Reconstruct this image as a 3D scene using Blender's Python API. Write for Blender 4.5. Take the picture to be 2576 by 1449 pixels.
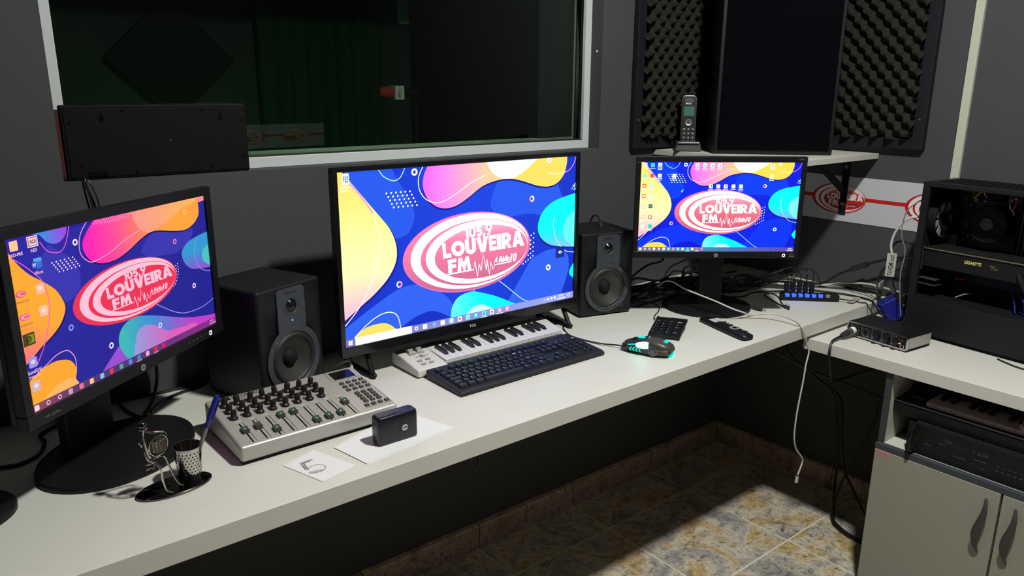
import bpy, bmesh, math, random
from mathutils import Matrix, Vector

# ---------------------------------------------------------------- camera, world, lamp settings, exposure
SC = bpy.context.scene
COL = SC.collection
for o in list(bpy.data.objects):
    bpy.data.objects.remove(o, do_unlink=True)
cam = bpy.data.cameras.new('camera')
cam.sensor_width = 36.0
cam.lens = 26.66
cam.clip_start = 0.02
camo = bpy.data.objects.new('camera', cam)
COL.objects.link(camo)
_r = Vector((0.78016, -0.62556, 0.0052))
_u = Vector((0.15665, 0.20339, 0.96648))
_b = Vector((-0.60565, -0.75319, 0.25667))
camo.matrix_world = Matrix(((_r.x, _u.x, _b.x, 0.0), (_r.y, _u.y, _b.y, 0.0), (_r.z, _u.z, _b.z, 1.395), (0, 0, 0, 1)))
SC.camera = camo

wd = bpy.data.worlds.new('world')
SC.world = wd
wd.use_nodes = True
wd.node_tree.nodes['Background'].inputs[0].default_value = (0.02, 0.022, 0.025, 1)
wd.node_tree.nodes['Background'].inputs[1].default_value = 0.0
LAMP = (1.15, 0.335, 2.65)         # small pendant lamp, the room's one lamp
LAMP_POWER = 1090.0
SCREEN_GAIN = 1.15
vs = SC.view_settings
vs.view_transform = 'Standard'
vs.look = 'None'
vs.gamma = 1.0
vs.use_curve_mapping = False
vs.exposure = 0.0

PI = math.pi
R = math.radians
random.seed(7)
D = 0.74            # main desk top
D2 = 0.692          # right desk top
W = 1.705           # window wall
XR = 2.45           # right wall

# ---------------------------------------------------------------- materials
def lin(c):
    c = c / 255.0
    return c / 12.92 if c <= 0.04045 else ((c + 0.055) / 1.055) ** 2.4
def rgb(r, g, b):
    return (lin(r), lin(g), lin(b), 1.0)
MATS = {}
def mat(name, col, rough=0.5, metal=0.0, noise=0.0, nscale=40.0, bump=0.0, bscale=200.0, spec=0.5, emit=None, estr=0.0, coat=0.0):
    """principled material; col is linear rgb, broken up by object-space noise and fine relief"""
    m = bpy.data.materials.new(name)
    m.use_nodes = True
    nt = m.node_tree
    p = nt.nodes['Principled BSDF']
    c4 = (col[0], col[1], col[2], 1)
    p.inputs['Base Color'].default_value = c4
    p.inputs['Roughness'].default_value = rough
    p.inputs['Metallic'].default_value = metal
    p.inputs['Specular IOR Level'].default_value = spec
    if coat:
        p.inputs['Coat Weight'].default_value = coat
        p.inputs['Coat Roughness'].default_value = 0.1
    tc = nt.nodes.new('ShaderNodeTexCoord')
    n = nt.nodes.new('ShaderNodeTexNoise')
    n.inputs['Scale'].default_value = nscale
    n.inputs['Detail'].default_value = 4
    nt.links.new(tc.outputs['Object'], n.inputs['Vector'])
    mx = nt.nodes.new('ShaderNodeMix')
    mx.data_type = 'RGBA'
    k = max(noise, 0.02)
    mx.inputs[6].default_value = (col[0] * (1 - k), col[1] * (1 - k), col[2] * (1 - k), 1)
    mx.inputs[7].default_value = (min(1, col[0] * (1 + k)), min(1, col[1] * (1 + k)), min(1, col[2] * (1 + k)), 1)
    nt.links.new(n.outputs['Fac'], mx.inputs[0])
    nt.links.new(mx.outputs[2], p.inputs['Base Color'])
    if bump:
        n2 = nt.nodes.new('ShaderNodeTexNoise')
        n2.inputs['Scale'].default_value = bscale
        n2.inputs['Detail'].default_value = 3
        nt.links.new(tc.outputs['Object'], n2.inputs['Vector'])
        b = nt.nodes.new('ShaderNodeBump')
        b.inputs['Strength'].default_value = bump
        b.inputs['Distance'].default_value = 0.004
        nt.links.new(n2.outputs['Fac'], b.inputs['Height'])
        nt.links.new(b.outputs['Normal'], p.inputs['Normal'])
    if emit:
        p.inputs['Emission Color'].default_value = (emit[0], emit[1], emit[2], 1)
        p.inputs['Emission Strength'].default_value = estr
    MATS[name] = m
    return m
def emat(name, col, s):
    m = bpy.data.materials.new(name)
    m.use_nodes = True
    nt = m.node_tree
    for nd in list(nt.nodes):
        nt.nodes.remove(nd)
    o = nt.nodes.new('ShaderNodeOutputMaterial')
    e = nt.nodes.new('ShaderNodeEmission')
    e.inputs[0].default_value = (col[0], col[1], col[2], 1)
    e.inputs[1].default_value = s
    nt.links.new(e.outputs[0], o.inputs[0])
    MATS[name] = m
    return m
def attr_screen(name, s, gloss=0.04):
    """self-lit display: the picture is a colour attribute, a faint clear surface over it"""
    m = bpy.data.materials.new(name)
    m.use_nodes = True
    nt = m.node_tree
    p = nt.nodes['Principled BSDF']
    a = nt.nodes.new('ShaderNodeAttribute')
    a.attribute_name = 'Col'
    p.inputs['Base Color'].default_value = (0.01, 0.01, 0.012, 1)
    p.inputs['Roughness'].default_value = 0.4
    p.inputs['Specular IOR Level'].default_value = gloss
    nt.links.new(a.outputs['Color'], p.inputs['Emission Color'])
    p.inputs['Emission Strength'].default_value = s
    MATS[name] = m
    return m
def attr_print(name, rough=0.5, spec=0.4):
    m = bpy.data.materials.new(name)
    m.use_nodes = True
    nt = m.node_tree
    p = nt.nodes['Principled BSDF']
    a = nt.nodes.new('ShaderNodeAttribute')
    a.attribute_name = 'Col'
    nt.links.new(a.outputs['Color'], p.inputs['Base Color'])
    p.inputs['Roughness'].default_value = rough
    p.inputs['Specular IOR Level'].default_value = spec
    MATS[name] = m
    return m

mat('wall_paint', (0.064, 0.068, 0.074), 0.75, noise=0.10, nscale=5, bump=0.25, bscale=260, spec=0.3)
mat('studio_dark', (0.035, 0.037, 0.040), 0.85, noise=0.08, nscale=5)
mat('booth_paint', (0.035, 0.046, 0.043), 0.85, noise=0.08, nscale=4)
mat('ceiling_paint', (0.10, 0.10, 0.10), 0.85, noise=0.04, nscale=5)
mat('laminate', (0.66, 0.66, 0.615), 0.42, noise=0.03, nscale=14, bump=0.03, bscale=600, spec=0.4)
mat('shelf_white', (0.60, 0.60, 0.56), 0.5, noise=0.03, nscale=10)
mat('alu_white', (0.62, 0.66, 0.68), 0.38, noise=0.03, nscale=20)
mat('sill_white', (0.80, 0.80, 0.72), 0.6, noise=0.05, nscale=14)
mat('black_plastic', (0.0085, 0.0085, 0.0105), 0.38, noise=0.15, nscale=60, bump=0.06, bscale=900, spec=0.32)
mat('black_gloss', (0.008, 0.008, 0.010), 0.14, noise=0.1, nscale=30)
mat('black_matte', (0.0075, 0.0075, 0.009), 0.7, noise=0.15, nscale=60, bump=0.1, bscale=700, spec=0.25)
mat('black_vinyl', (0.0085, 0.0085, 0.0108), 0.42, noise=0.2, nscale=90, bump=0.18, bscale=1200, spec=0.32)
mat('cloth_black', (0.0022, 0.0028, 0.0042), 0.92, noise=0.2, nscale=300, bump=0.3, bscale=1500, spec=0.03)
mat('foam', (0.026, 0.0245, 0.021), 0.95, noise=0.14, nscale=160, bump=0.3, bscale=700, spec=0.1)
mat('frame_black', (0.012, 0.012, 0.018), 0.55, noise=0.2, nscale=30, spec=0.3)
mat('baffle_grey', (0.060, 0.068, 0.085), 0.45, metal=0.3, noise=0.08, nscale=120, bump=0.05, bscale=1500)
mat('rubber', (0.016, 0.016, 0.017), 0.55, noise=0.1, nscale=60)
mat('cable_black', (0.010, 0.010, 0.011), 0.42, noise=0.1, nscale=80)
mat('cable_white', (0.62, 0.62, 0.60), 0.45, noise=0.03, nscale=60)
mat('cable_grey', (0.22, 0.20, 0.18), 0.5, noise=0.05, nscale=60)
mat('chrome', (0.55, 0.53, 0.50), 0.14, metal=1.0, noise=0.03, nscale=60)
mat('chrome_dark', (0.13, 0.12, 0.115), 0.15, metal=1.0, noise=0.05, nscale=60)
mat('gold', (0.80, 0.58, 0.22), 0.22, metal=1.0)
mat('silver_shell', (0.46, 0.455, 0.425), 0.42, metal=0.35, noise=0.05, nscale=500, bump=0.04, bscale=1800)
mat('knob_black', (0.014, 0.013, 0.013), 0.36, noise=0.1, nscale=60)
mat('fader_grey', (0.045, 0.052, 0.050), 0.5, noise=0.1, nscale=60)
mat('btn_grey', (0.065, 0.063, 0.060), 0.6, noise=0.05, nscale=60)
mat('keybed_white', (0.66, 0.65, 0.63), 0.45, noise=0.03, nscale=60)
mat('key_white', (0.72, 0.71, 0.73), 0.32, noise=0.02, nscale=60)
mat('key_black', (0.012, 0.012, 0.014), 0.35)
mat('wheel_grey', (0.33, 0.33, 0.33), 0.55)
mat('kb_navy', (0.011, 0.012, 0.021), 0.5, noise=0.08, nscale=100, bump=0.05, bscale=1500)
mat('white_print', (0.72, 0.73, 0.76), 0.5)
mat('vinyl', (0.60, 0.60, 0.65), 0.45)
mat('grey_print', (0.25, 0.26, 0.28), 0.5)
mat('dark_print', (0.03, 0.03, 0.03), 0.6)
mat('blue_plastic', (0.012, 0.016, 0.30), 0.35)
mat('blue_vga', (0.008, 0.012, 0.22), 0.4)
mat('pen_clear', (0.20, 0.19, 0.18), 0.2, noise=0.05)
mat('paper', (0.76, 0.77, 0.80), 0.8, noise=0.02, nscale=30)
mat('tag_paper', (0.62, 0.61, 0.58), 0.8, noise=0.03, nscale=60)
mat('case_navy', (0.008, 0.008, 0.018), 0.28, noise=0.1, nscale=60)
mat('mouse_shell', (0.060, 0.055, 0.046), 0.40, metal=0.2, noise=0.05, nscale=90)
mat('mouse_dark', (0.020, 0.020, 0.026), 0.38)
mat('mouse_clear', (0.10, 0.17, 0.16), 0.3)
mat('raceway', (0.56, 0.57, 0.48), 0.5, noise=0.03, nscale=20)
mat('clock_black', (0.0050, 0.0050, 0.0058), 0.6, noise=0.2, nscale=120, bump=0.15, bscale=900, spec=0.15)
mat('pc_case', (0.0085, 0.0100, 0.0115), 0.5, noise=0.15, nscale=90, bump=0.05, bscale=900, spec=0.3)
mat('pc_pcb', (0.006, 0.006, 0.007), 0.5, noise=0.3, nscale=200)
mat('pc_metal', (0.18, 0.18, 0.19), 0.35, metal=0.8, noise=0.2, nscale=90)
mat('pc_brass', (0.32, 0.27, 0.17), 0.35, metal=0.7)
mat('pc_yellow', (0.45, 0.30, 0.03), 0.5)
mat('pc_red', (0.35, 0.03, 0.03), 0.5)
mat('pc_fan_grey', (0.30, 0.31, 0.38), 0.4, noise=0.05)
mat('blue_cable', (0.02, 0.025, 0.20), 0.5)
mat('cab_front', (0.33, 0.33, 0.275), 0.55, noise=0.05, nscale=90, bump=0.05, bscale=800)
mat('cab_edge', (0.045, 0.055, 0.065), 0.5, noise=0.08, nscale=40)
mat('cab_inner', (0.55, 0.56, 0.50), 0.6, noise=0.04, nscale=20)
mat('handle_grey', (0.055, 0.058, 0.055), 0.42, metal=0.2)
mat('old_key', (0.34, 0.28, 0.265), 0.5, noise=0.08, nscale=60)
mat('clear_plastic', (0.32, 0.28, 0.30), 0.25, noise=0.2, nscale=90)
mat('phone_silver', (0.42, 0.42, 0.42), 0.3, metal=0.8)
mat('phone_grey', (0.045, 0.046, 0.05), 0.45, noise=0.05)
mat('red_foam', (0.42, 0.035, 0.03), 0.9, noise=0.1, nscale=200)
mat('xlr_steel', (0.30, 0.30, 0.33), 0.3, metal=0.9)
mat('bolt_steel', (0.35, 0.35, 0.34), 0.35, metal=0.9)
mat('green_cloth', (0.006, 0.045, 0.015), 0.9, noise=0.1, nscale=12)
mat('door_black', (0.0015, 0.0015, 0.002), 0.6, spec=0.1)
mat('grout', (0.78, 0.73, 0.62), 0.9, noise=0.1, nscale=60)
emat('led_blue', (0.04, 0.12, 1.0), 7.0)
emat('led_hub', (0.018, 0.060, 1.0), 3.6)
emat('led_green', (0.05, 1.0, 0.08), 1.6)
emat('led_white', (1.0, 1.0, 1.0), 1.6)
emat('led_orange', (1.0, 0.16, 0.04), 3.0)
emat('led_red', (1.0, 0.05, 0.06), 0.28)
emat('mouse_glow', (0.0, 1.0, 0.60), 1.7)
emat('mouse_hot', (0.22, 1.0, 0.74), 4.5)
emat('gpu_text', (1.0, 0.78, 0.22), 0.55)
emat('gpu_text_dim', (0.75, 0.55, 0.22), 0.22)
emat('phone_lcd', (0.13, 0.33, 0.24), 0.42)
emat('pc_blue_led', (0.03, 0.05, 1.0), 2.2)
emat('bulb', (1.0, 0.985, 0.905), LAMP_POWER)
emat('green_glow', (0.06, 1.0, 0.22), 5.0)
attr_screen('screen_tv', SCREEN_GAIN * 1.12)
attr_screen('screen_right', SCREEN_GAIN * 1.05)
attr_screen('screen_left', SCREEN_GAIN * 0.92)
attr_print('print')
attr_print('print_gloss', 0.25, 0.5)

def marble(name, dark, mid, warm, light, scale):
    m = bpy.data.materials.new(name)
    m.use_nodes = True
    nt = m.node_tree
    p = nt.nodes['Principled BSDF']
    g = nt.nodes.new('ShaderNodeNewGeometry')
    oi = nt.nodes.new('ShaderNodeObjectInfo')
    ad = nt.nodes.new('ShaderNodeVectorMath')
    ad.operation = 'ADD'
    nt.links.new(g.outputs['Position'], ad.inputs[0])
    sc_ = nt.nodes.new('ShaderNodeVectorMath')
    sc_.operation = 'SCALE'
    cx = nt.nodes.new('ShaderNodeCombineXYZ')
    nt.links.new(oi.outputs['Random'], cx.inputs[2])
    nt.links.new(cx.outputs[0], sc_.inputs[0])
    sc_.inputs[3].default_value = 7.0
    nt.links.new(sc_.outputs[0], ad.inputs[1])
    def noise(s, det, dist):
        n = nt.nodes.new('ShaderNodeTexNoise')
        n.inputs['Scale'].default_value = s
        n.inputs['Detail'].default_value = det
        n.inputs['Distortion'].default_value = dist
        n.inputs['Roughness'].default_value = 0.65
        nt.links.new(ad.outputs[0], n.inputs['Vector'])
        return n
    n1 = noise(scale, 5, 0.9)
    r1 = nt.nodes.new('ShaderNodeValToRGB')
    e = r1.color_ramp.elements
    e[0].position = 0.30; e[0].color = dark
    e[1].position = 0.72; e[1].color = light
    for pos, c in ((0.44, mid), (0.54, light), (0.62, warm)):
        k = e.new(pos); k.color = c
    nt.links.new(n1.outputs['Fac'], r1.inputs[0])
    n2 = noise(scale * 3.2, 8, 1.6)
    r2 = nt.nodes.new('ShaderNodeValToRGB')
    r2.color_ramp.elements[0].position = 0.34; r2.color_ramp.elements[0].color = (0.22, 0.22, 0.23, 1)
    r2.color_ramp.elements[1].position = 0.52; r2.color_ramp.elements[1].color = (1, 1, 1, 1)
    nt.links.new(n2.outputs['Fac'], r2.inputs[0])
    mm = nt.nodes.new('ShaderNodeMix')
    mm.data_type = 'RGBA'; mm.blend_type = 'MULTIPLY'
    mm.inputs[0].default_value = 0.62
    nt.links.new(r1.outputs[0], mm.inputs[6]); nt.links.new(r2.outputs[0], mm.inputs[7])
    n3 = noise(scale * 11, 9, 0.8)
    r3 = nt.nodes.new('ShaderNodeValToRGB')
    r3.color_ramp.elements[0].position = 0.36; r3.color_ramp.elements[0].color = (0.30, 0.29, 0.28, 1)
    r3.color_ramp.elements[1].position = 0.47; r3.color_ramp.elements[1].color = (1, 1, 1, 1)
    nt.links.new(n3.outputs['Fac'], r3.inputs[0])
    m3 = nt.nodes.new('ShaderNodeMix'); m3.data_type = 'RGBA'; m3.blend_type = 'MULTIPLY'
    m3.inputs[0].default_value = 0.8
    nt.links.new(mm.outputs[2], m3.inputs[6]); nt.links.new(r3.outputs[0], m3.inputs[7])
    nt.links.new(m3.outputs[2], p.inputs['Base Color'])
    p.inputs['Roughness'].default_value = 0.38
    MATS[name] = m
marble('floor_tile', (0.24, 0.24, 0.25, 1), (0.46, 0.445, 0.41, 1), (0.56, 0.40, 0.17, 1), (0.68, 0.62, 0.49, 1), 6.0)
marble('base_tile', (0.26, 0.18, 0.14, 1), (0.44, 0.34, 0.27, 1), (0.46, 0.32, 0.24, 1), (0.58, 0.47, 0.38, 1), 9.0)

def glass_mat():
    m = bpy.data.materials.new('window_glass')
    m.use_nodes = True
    nt = m.node_tree
    for nd in list(nt.nodes):
        nt.nodes.remove(nd)
    o = nt.nodes.new('ShaderNodeOutputMaterial')
    t = nt.nodes.new('ShaderNodeBsdfTransparent'); t.inputs[0].default_value = (0.74, 0.84, 0.77, 1)
    g = nt.nodes.new('ShaderNodeBsdfGlossy'); g.inputs['Roughness'].default_value = 0.0
    f = nt.nodes.new('ShaderNodeFresnel'); f.inputs[0].default_value = 1.45
    mx = nt.nodes.new('ShaderNodeMixShader')
    nt.links.new(f.outputs[0], mx.inputs[0]); nt.links.new(t.outputs[0], mx.inputs[1]); nt.links.new(g.outputs[0], mx.inputs[2])
    nt.links.new(mx.outputs[0], o.inputs[0])
    MATS['window_glass'] = m
glass_mat()

def tweak_cone():
    """woven speaker cone: fine weave relief"""
    m = mat('cone', (0.030, 0.030, 0.031), 0.5)
    nt = m.node_tree
    p = nt.nodes['Principled BSDF']
    tc = nt.nodes.new('ShaderNodeTexCoord')
    hs = []
    for rot in (0, PI / 2):
        mp = nt.nodes.new('ShaderNodeMapping'); mp.inputs['Rotation'].default_value = (0, rot, 0)
        w = nt.nodes.new('ShaderNodeTexWave'); w.inputs['Scale'].default_value = 160
        nt.links.new(tc.outputs['Object'], mp.inputs[0]); nt.links.new(mp.outputs[0], w.inputs[0]); hs.append(w)
    a = nt.nodes.new('ShaderNodeMath'); a.operation = 'MULTIPLY'
    nt.links.new(hs[0].outputs['Fac'], a.inputs[0]); nt.links.new(hs[1].outputs['Fac'], a.inputs[1])
    r = nt.nodes.new('ShaderNodeMix'); r.data_type = 'RGBA'
    r.inputs[6].default_value = (0.012, 0.012, 0.012, 1); r.inputs[7].default_value = (0.10, 0.095, 0.09, 1)
    nt.links.new(a.outputs[0], r.inputs[0]); nt.links.new(r.outputs[2], p.inputs['Base Color'])
tweak_cone()

# ---------------------------------------------------------------- mesh builder
def cr(pts, n=6, closed=False):
    """smooth curve through points (Catmull-Rom), any dimension"""
    P = [tuple(p) for p in pts]
    m = len(P)
    out = []
    rng = m if closed else m - 1
    for i in range(rng):
        if closed:
            a, b, c, d = P[(i - 1) % m], P[i], P[(i + 1) % m], P[(i + 2) % m]
        else:
            a, b, c, d = P[max(i - 1, 0)], P[i], P[i + 1], P[min(i + 2, m - 1)]
        for k in range(n):
            t = k / n
            out.append(tuple(0.5 * ((2 * b[j]) + (-a[j] + c[j]) * t + (2 * a[j] - 5 * b[j] + 4 * c[j] - d[j]) * t * t + (-a[j] + 3 * b[j] - 3 * c[j] + d[j]) * t ** 3) for j in range(len(b))))
    if not closed:
        out.append(P[-1])
    return out
def ell(cx, cy, rx, ry, n=48, a0=0.0, a1=2 * PI):
    full = abs(a1 - a0 - 2 * PI) < 1e-6
    k = n if full else n + 1
    return [(cx + rx * math.cos(a0 + (a1 - a0) * i / n), cy + ry * math.sin(a0 + (a1 - a0) * i / n)) for i in range(k)]
def rrect(x0, y0, x1, y1, r, n=4):
    out = []
    for cx, cy, a in ((x1 - r, y1 - r, 0), (x0 + r, y1 - r, PI / 2), (x0 + r, y0 + r, PI), (x1 - r, y0 + r, 3 * PI / 2)):
        for i in range(n + 1):
            t = a + PI / 2 * i / n
            out.append((cx + r * math.cos(t), cy + r * math.sin(t)))
    return out
class MB:
    def __init__(s):
        s.v = []; s.f = []
    def add(s, vs_, fs):
        k = len(s.v)
        s.v += [tuple(v) for v in vs_]
        s.f += [tuple(i + k for i in f) for f in fs]
        return s
    def box(s, x0, y0, z0, x1, y1, z1):
        v = [(x0, y0, z0), (x1, y0, z0), (x1, y1, z0), (x0, y1, z0), (x0, y0, z1), (x1, y0, z1), (x1, y1, z1), (x0, y1, z1)]
        return s.add(v, [(0, 3, 2, 1), (4, 5, 6, 7), (0, 1, 5, 4), (1, 2, 6, 5), (2, 3, 7, 6), (3, 0, 4, 7)])
    def frus(s, x0, y0, x1, y1, z0, z1, i):
        """box whose top is inset by i (key caps)"""
        v = [(x0, y0, z0), (x1, y0, z0), (x1, y1, z0), (x0, y1, z0), (x0 + i, y0 + i, z1), (x1 - i, y0 + i, z1), (x1 - i, y1 - i, z1), (x0 + i, y1 - i, z1)]
        return s.add(v, [(0, 3, 2, 1), (4, 5, 6, 7), (0, 1, 5, 4), (1, 2, 6, 5), (2, 3, 7, 6), (3, 0, 4, 7)])
    def prism(s, poly, a, b, plane='xy'):
        n = len(poly)
        def P(p, t):
            if plane == 'xy': return (p[0], p[1], t)
            if plane == 'xz': return (p[0], t, p[1])
            return (t, p[0], p[1])
        v = [P(p, a) for p in poly] + [P(p, b) for p in poly]
        f = [tuple(range(n - 1, -1, -1)), tuple(range(n, 2 * n))] + [(i, (i + 1) % n, n + (i + 1) % n, n + i) for i in range(n)]
        return s.add(v, f)
    def lathe(s, prof, n=28, axis='z', c=(0, 0, 0), caps=True):
        v = []; f = []
        def P(r, h, t):
            x, y = r * math.cos(t), r * math.sin(t)
            if axis == 'z': q = (x, y, h)
            elif axis == 'y': q = (x, h, y)
            else: q = (h, x, y)
            return (q[0] + c[0], q[1] + c[1], q[2] + c[2])
        for r, h in prof:
            for i in range(n):
                v.append(P(r, h, 2 * PI * i / n))
        for k in range(len(prof) - 1):
            for i in range(n):
                j = (i + 1) % n
                f.append((k * n + i, k * n + j, (k + 1) * n + j, (k + 1) * n + i))
        if caps and prof[0][0] > 1e-6: f.append(tuple(range(n - 1, -1, -1)))
        if caps and prof[-1][0] > 1e-6:
            b = (len(prof) - 1) * n
            f.append(tuple(b + i for i in range(n)))
        return s.add(v, f)
    def cyl(s, c, r, h, axis='z', n=20, r2=None):
        return s.lathe([(r, 0), (r if r2 is None else r2, h)], n, axis, c)
    def ball(s, c, r, n=16, m=10):
        rx, ry, rz = (r, r, r) if not isinstance(r, tuple) else r
        k = len(s.v)
        s.lathe([(max(1e-7, math.sin(PI * i / m)), -math.cos(PI * i / m)) for i in range(m + 1)], n)
        s.v[k:] = [(c[0] + x * rx, c[1] + y * ry, c[2] + z * rz) for x, y, z in s.v[k:]]
        return s
    def tube(s, pts, r, n=8, sm=5, closed=False):
        if sm > 1: pts = cr(pts, sm, closed)
        P = [Vector(p) for p in pts]
        m = len(P)
        k0 = len(s.v)
        up = None
        for i in range(m):
            if closed: t = (P[(i + 1) % m] - P[i - 1])
            else: t = (P[min(i + 1, m - 1)] - P[max(i - 1, 0)])
            if t.length < 1e-9: t = Vector((0, 0, 1))
            t.normalize()
            if up is None:
                up = Vector((0, 0, 1)) if abs(t.z) < 0.9 else Vector((1, 0, 0))
            x = t.cross(up)
            if x.length < 1e-6: x = t.cross(Vector((1, 0.3, 0)))
            x.normalize()
            y = x.cross(t); y.normalize(); up = y
            rr = r[i * (len(r) - 1) // max(1, m - 1)] if isinstance(r, (list, tuple)) else r
            for j in range(n):
                a = 2 * PI * j / n
                s.v.append(tuple(P[i] + x * (rr * math.cos(a)) + y * (rr * math.sin(a))))
        for i in range(m if closed else m - 1):
            for j in range(n):
                a, b = i * n, ((i + 1) % m) * n
                s.f.append((k0 + a + j, k0 + a + (j + 1) % n, k0 + b + (j + 1) % n, k0 + b + j))
        if not closed:
            s.f.append(tuple(k0 + j for j in range(n - 1, -1, -1)))
            s.f.append(tuple(k0 + (m - 1) * n + j for j in range(n)))
        return s
    def loft(s, rings):
        n = len(rings[0]); k0 = len(s.v)
        for rg in rings: s.v += [tuple(p) for p in rg]
        for i in range(len(rings) - 1):
            for j in range(n):
                s.f.append((k0 + i * n + j, k0 + i * n + (j + 1) % n, k0 + (i + 1) * n + (j + 1) % n, k0 + (i + 1) * n + j))
        s.f.append(tuple(k0 + j for j in range(n - 1, -1, -1)))
        s.f.append(tuple(k0 + (len(rings) - 1) * n + j for j in range(n)))
        return s
    def xf(s, M):
        s.v = [tuple(M @ Vector(v)) for v in s.v]
        return s
    def mesh(s, name, m=None, smooth=True, ang=40):
        me = bpy.data.meshes.new(name)
        me.from_pydata(s.v, [], s.f)
        bm = bmesh.new(); bm.from_mesh(me)
        bmesh.ops.recalc_face_normals(bm, faces=bm.faces)
        bm.to_mesh(me); bm.free()
        if smooth:
            for p in me.polygons: p.use_smooth = True
            me.set_sharp_from_angle(angle=R(ang))
        if m: me.materials.append(MATS[m])
        return me
    def obj(s, name, m, parent=None, bev=0.0, seg=2, smooth=True, ang=40, loc=None, rot=None, label=None):
        o = bpy.data.objects.new(name, s.mesh(name, m, smooth, ang))
        COL.objects.link(o)
        if parent: o.parent = parent
        if loc: o.location = loc
        if rot: o.rotation_euler = rot
        if label: o['label'] = label
        if bev:
            b = o.modifiers.new('bevel', 'BEVEL')
            b.width = bev; b.segments = seg; b.limit_method = 'ANGLE'; b.angle_limit = R(35)
            b.harden_normals = True
        return o
def inst(name, me, parent, loc=(0, 0, 0), rot=(0, 0, 0), scale=None):
    o = bpy.data.objects.new(name, me)
    COL.objects.link(o)
    o.parent = parent
    o.location = loc
    o.rotation_euler = rot
    if scale: o.scale = scale
    return o
def thing(name, label, cat, loc=(0, 0, 0), rotz=0.0, group=None):
    o = bpy.data.objects.new(name, None)
    COL.objects.link(o)
    o.empty_display_size = 0.05
    o.location = loc; o.rotation_euler = (0, 0, rotz)
    o['label'] = label; o['category'] = cat
    if group: o['group'] = group
    return o
def tag(o, label, cat, group=None):
    o['label'] = label; o['category'] = cat
    if group: o['group'] = group
    return o
def struct(o):
    o['kind'] = 'structure'
    return o

# ---------------------------------------------------------------- flat artwork (screens, prints, lettering)
_tc = {}
def text_geo(t, off=0.0, shear=0.0, space=1.0):
    k = (t, off, shear, space)
    if k in _tc: return _tc[k]
    c = bpy.data.curves.new('txt', 'FONT')
    c.body = t; c.size = 1.0; c.offset = off; c.shear = shear; c.space_character = space
    c.resolution_u = 3; c.fill_mode = 'FRONT' if hasattr(c, 'fill_mode') else c.fill_mode
    o = bpy.data.objects.new('txt', c)
    COL.objects.link(o)
    bpy.context.view_layer.update()
    dg = bpy.context.evaluated_depsgraph_get()
    me = bpy.data.meshes.new_from_object(o.evaluated_get(dg))
    v = [(p.co.x, p.co.y) for p in me.vertices]
    f = [tuple(p.vertices) for p in me.polygons]
    bpy.data.objects.remove(o); bpy.data.curves.remove(c); bpy.data.meshes.remove(me)
    x0 = min(p[0] for p in v); x1 = max(p[0] for p in v); y0 = min(p[1] for p in v); y1 = max(p[1] for p in v)
    v = [((p[0] - x0) / (x1 - x0), (p[1] - y0) / (y1 - y0)) for p in v]
    _tc[k] = (v, f, (x1 - x0) / (y1 - y0))
    return _tc[k]
def L3(c):
    return (lin(c[0]), lin(c[1]), lin(c[2]))
def mixc(a, b, t):
    t = max(0.0, min(1.0, t))
    return tuple(a[i] + (b[i] - a[i]) * t for i in range(3))
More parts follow.
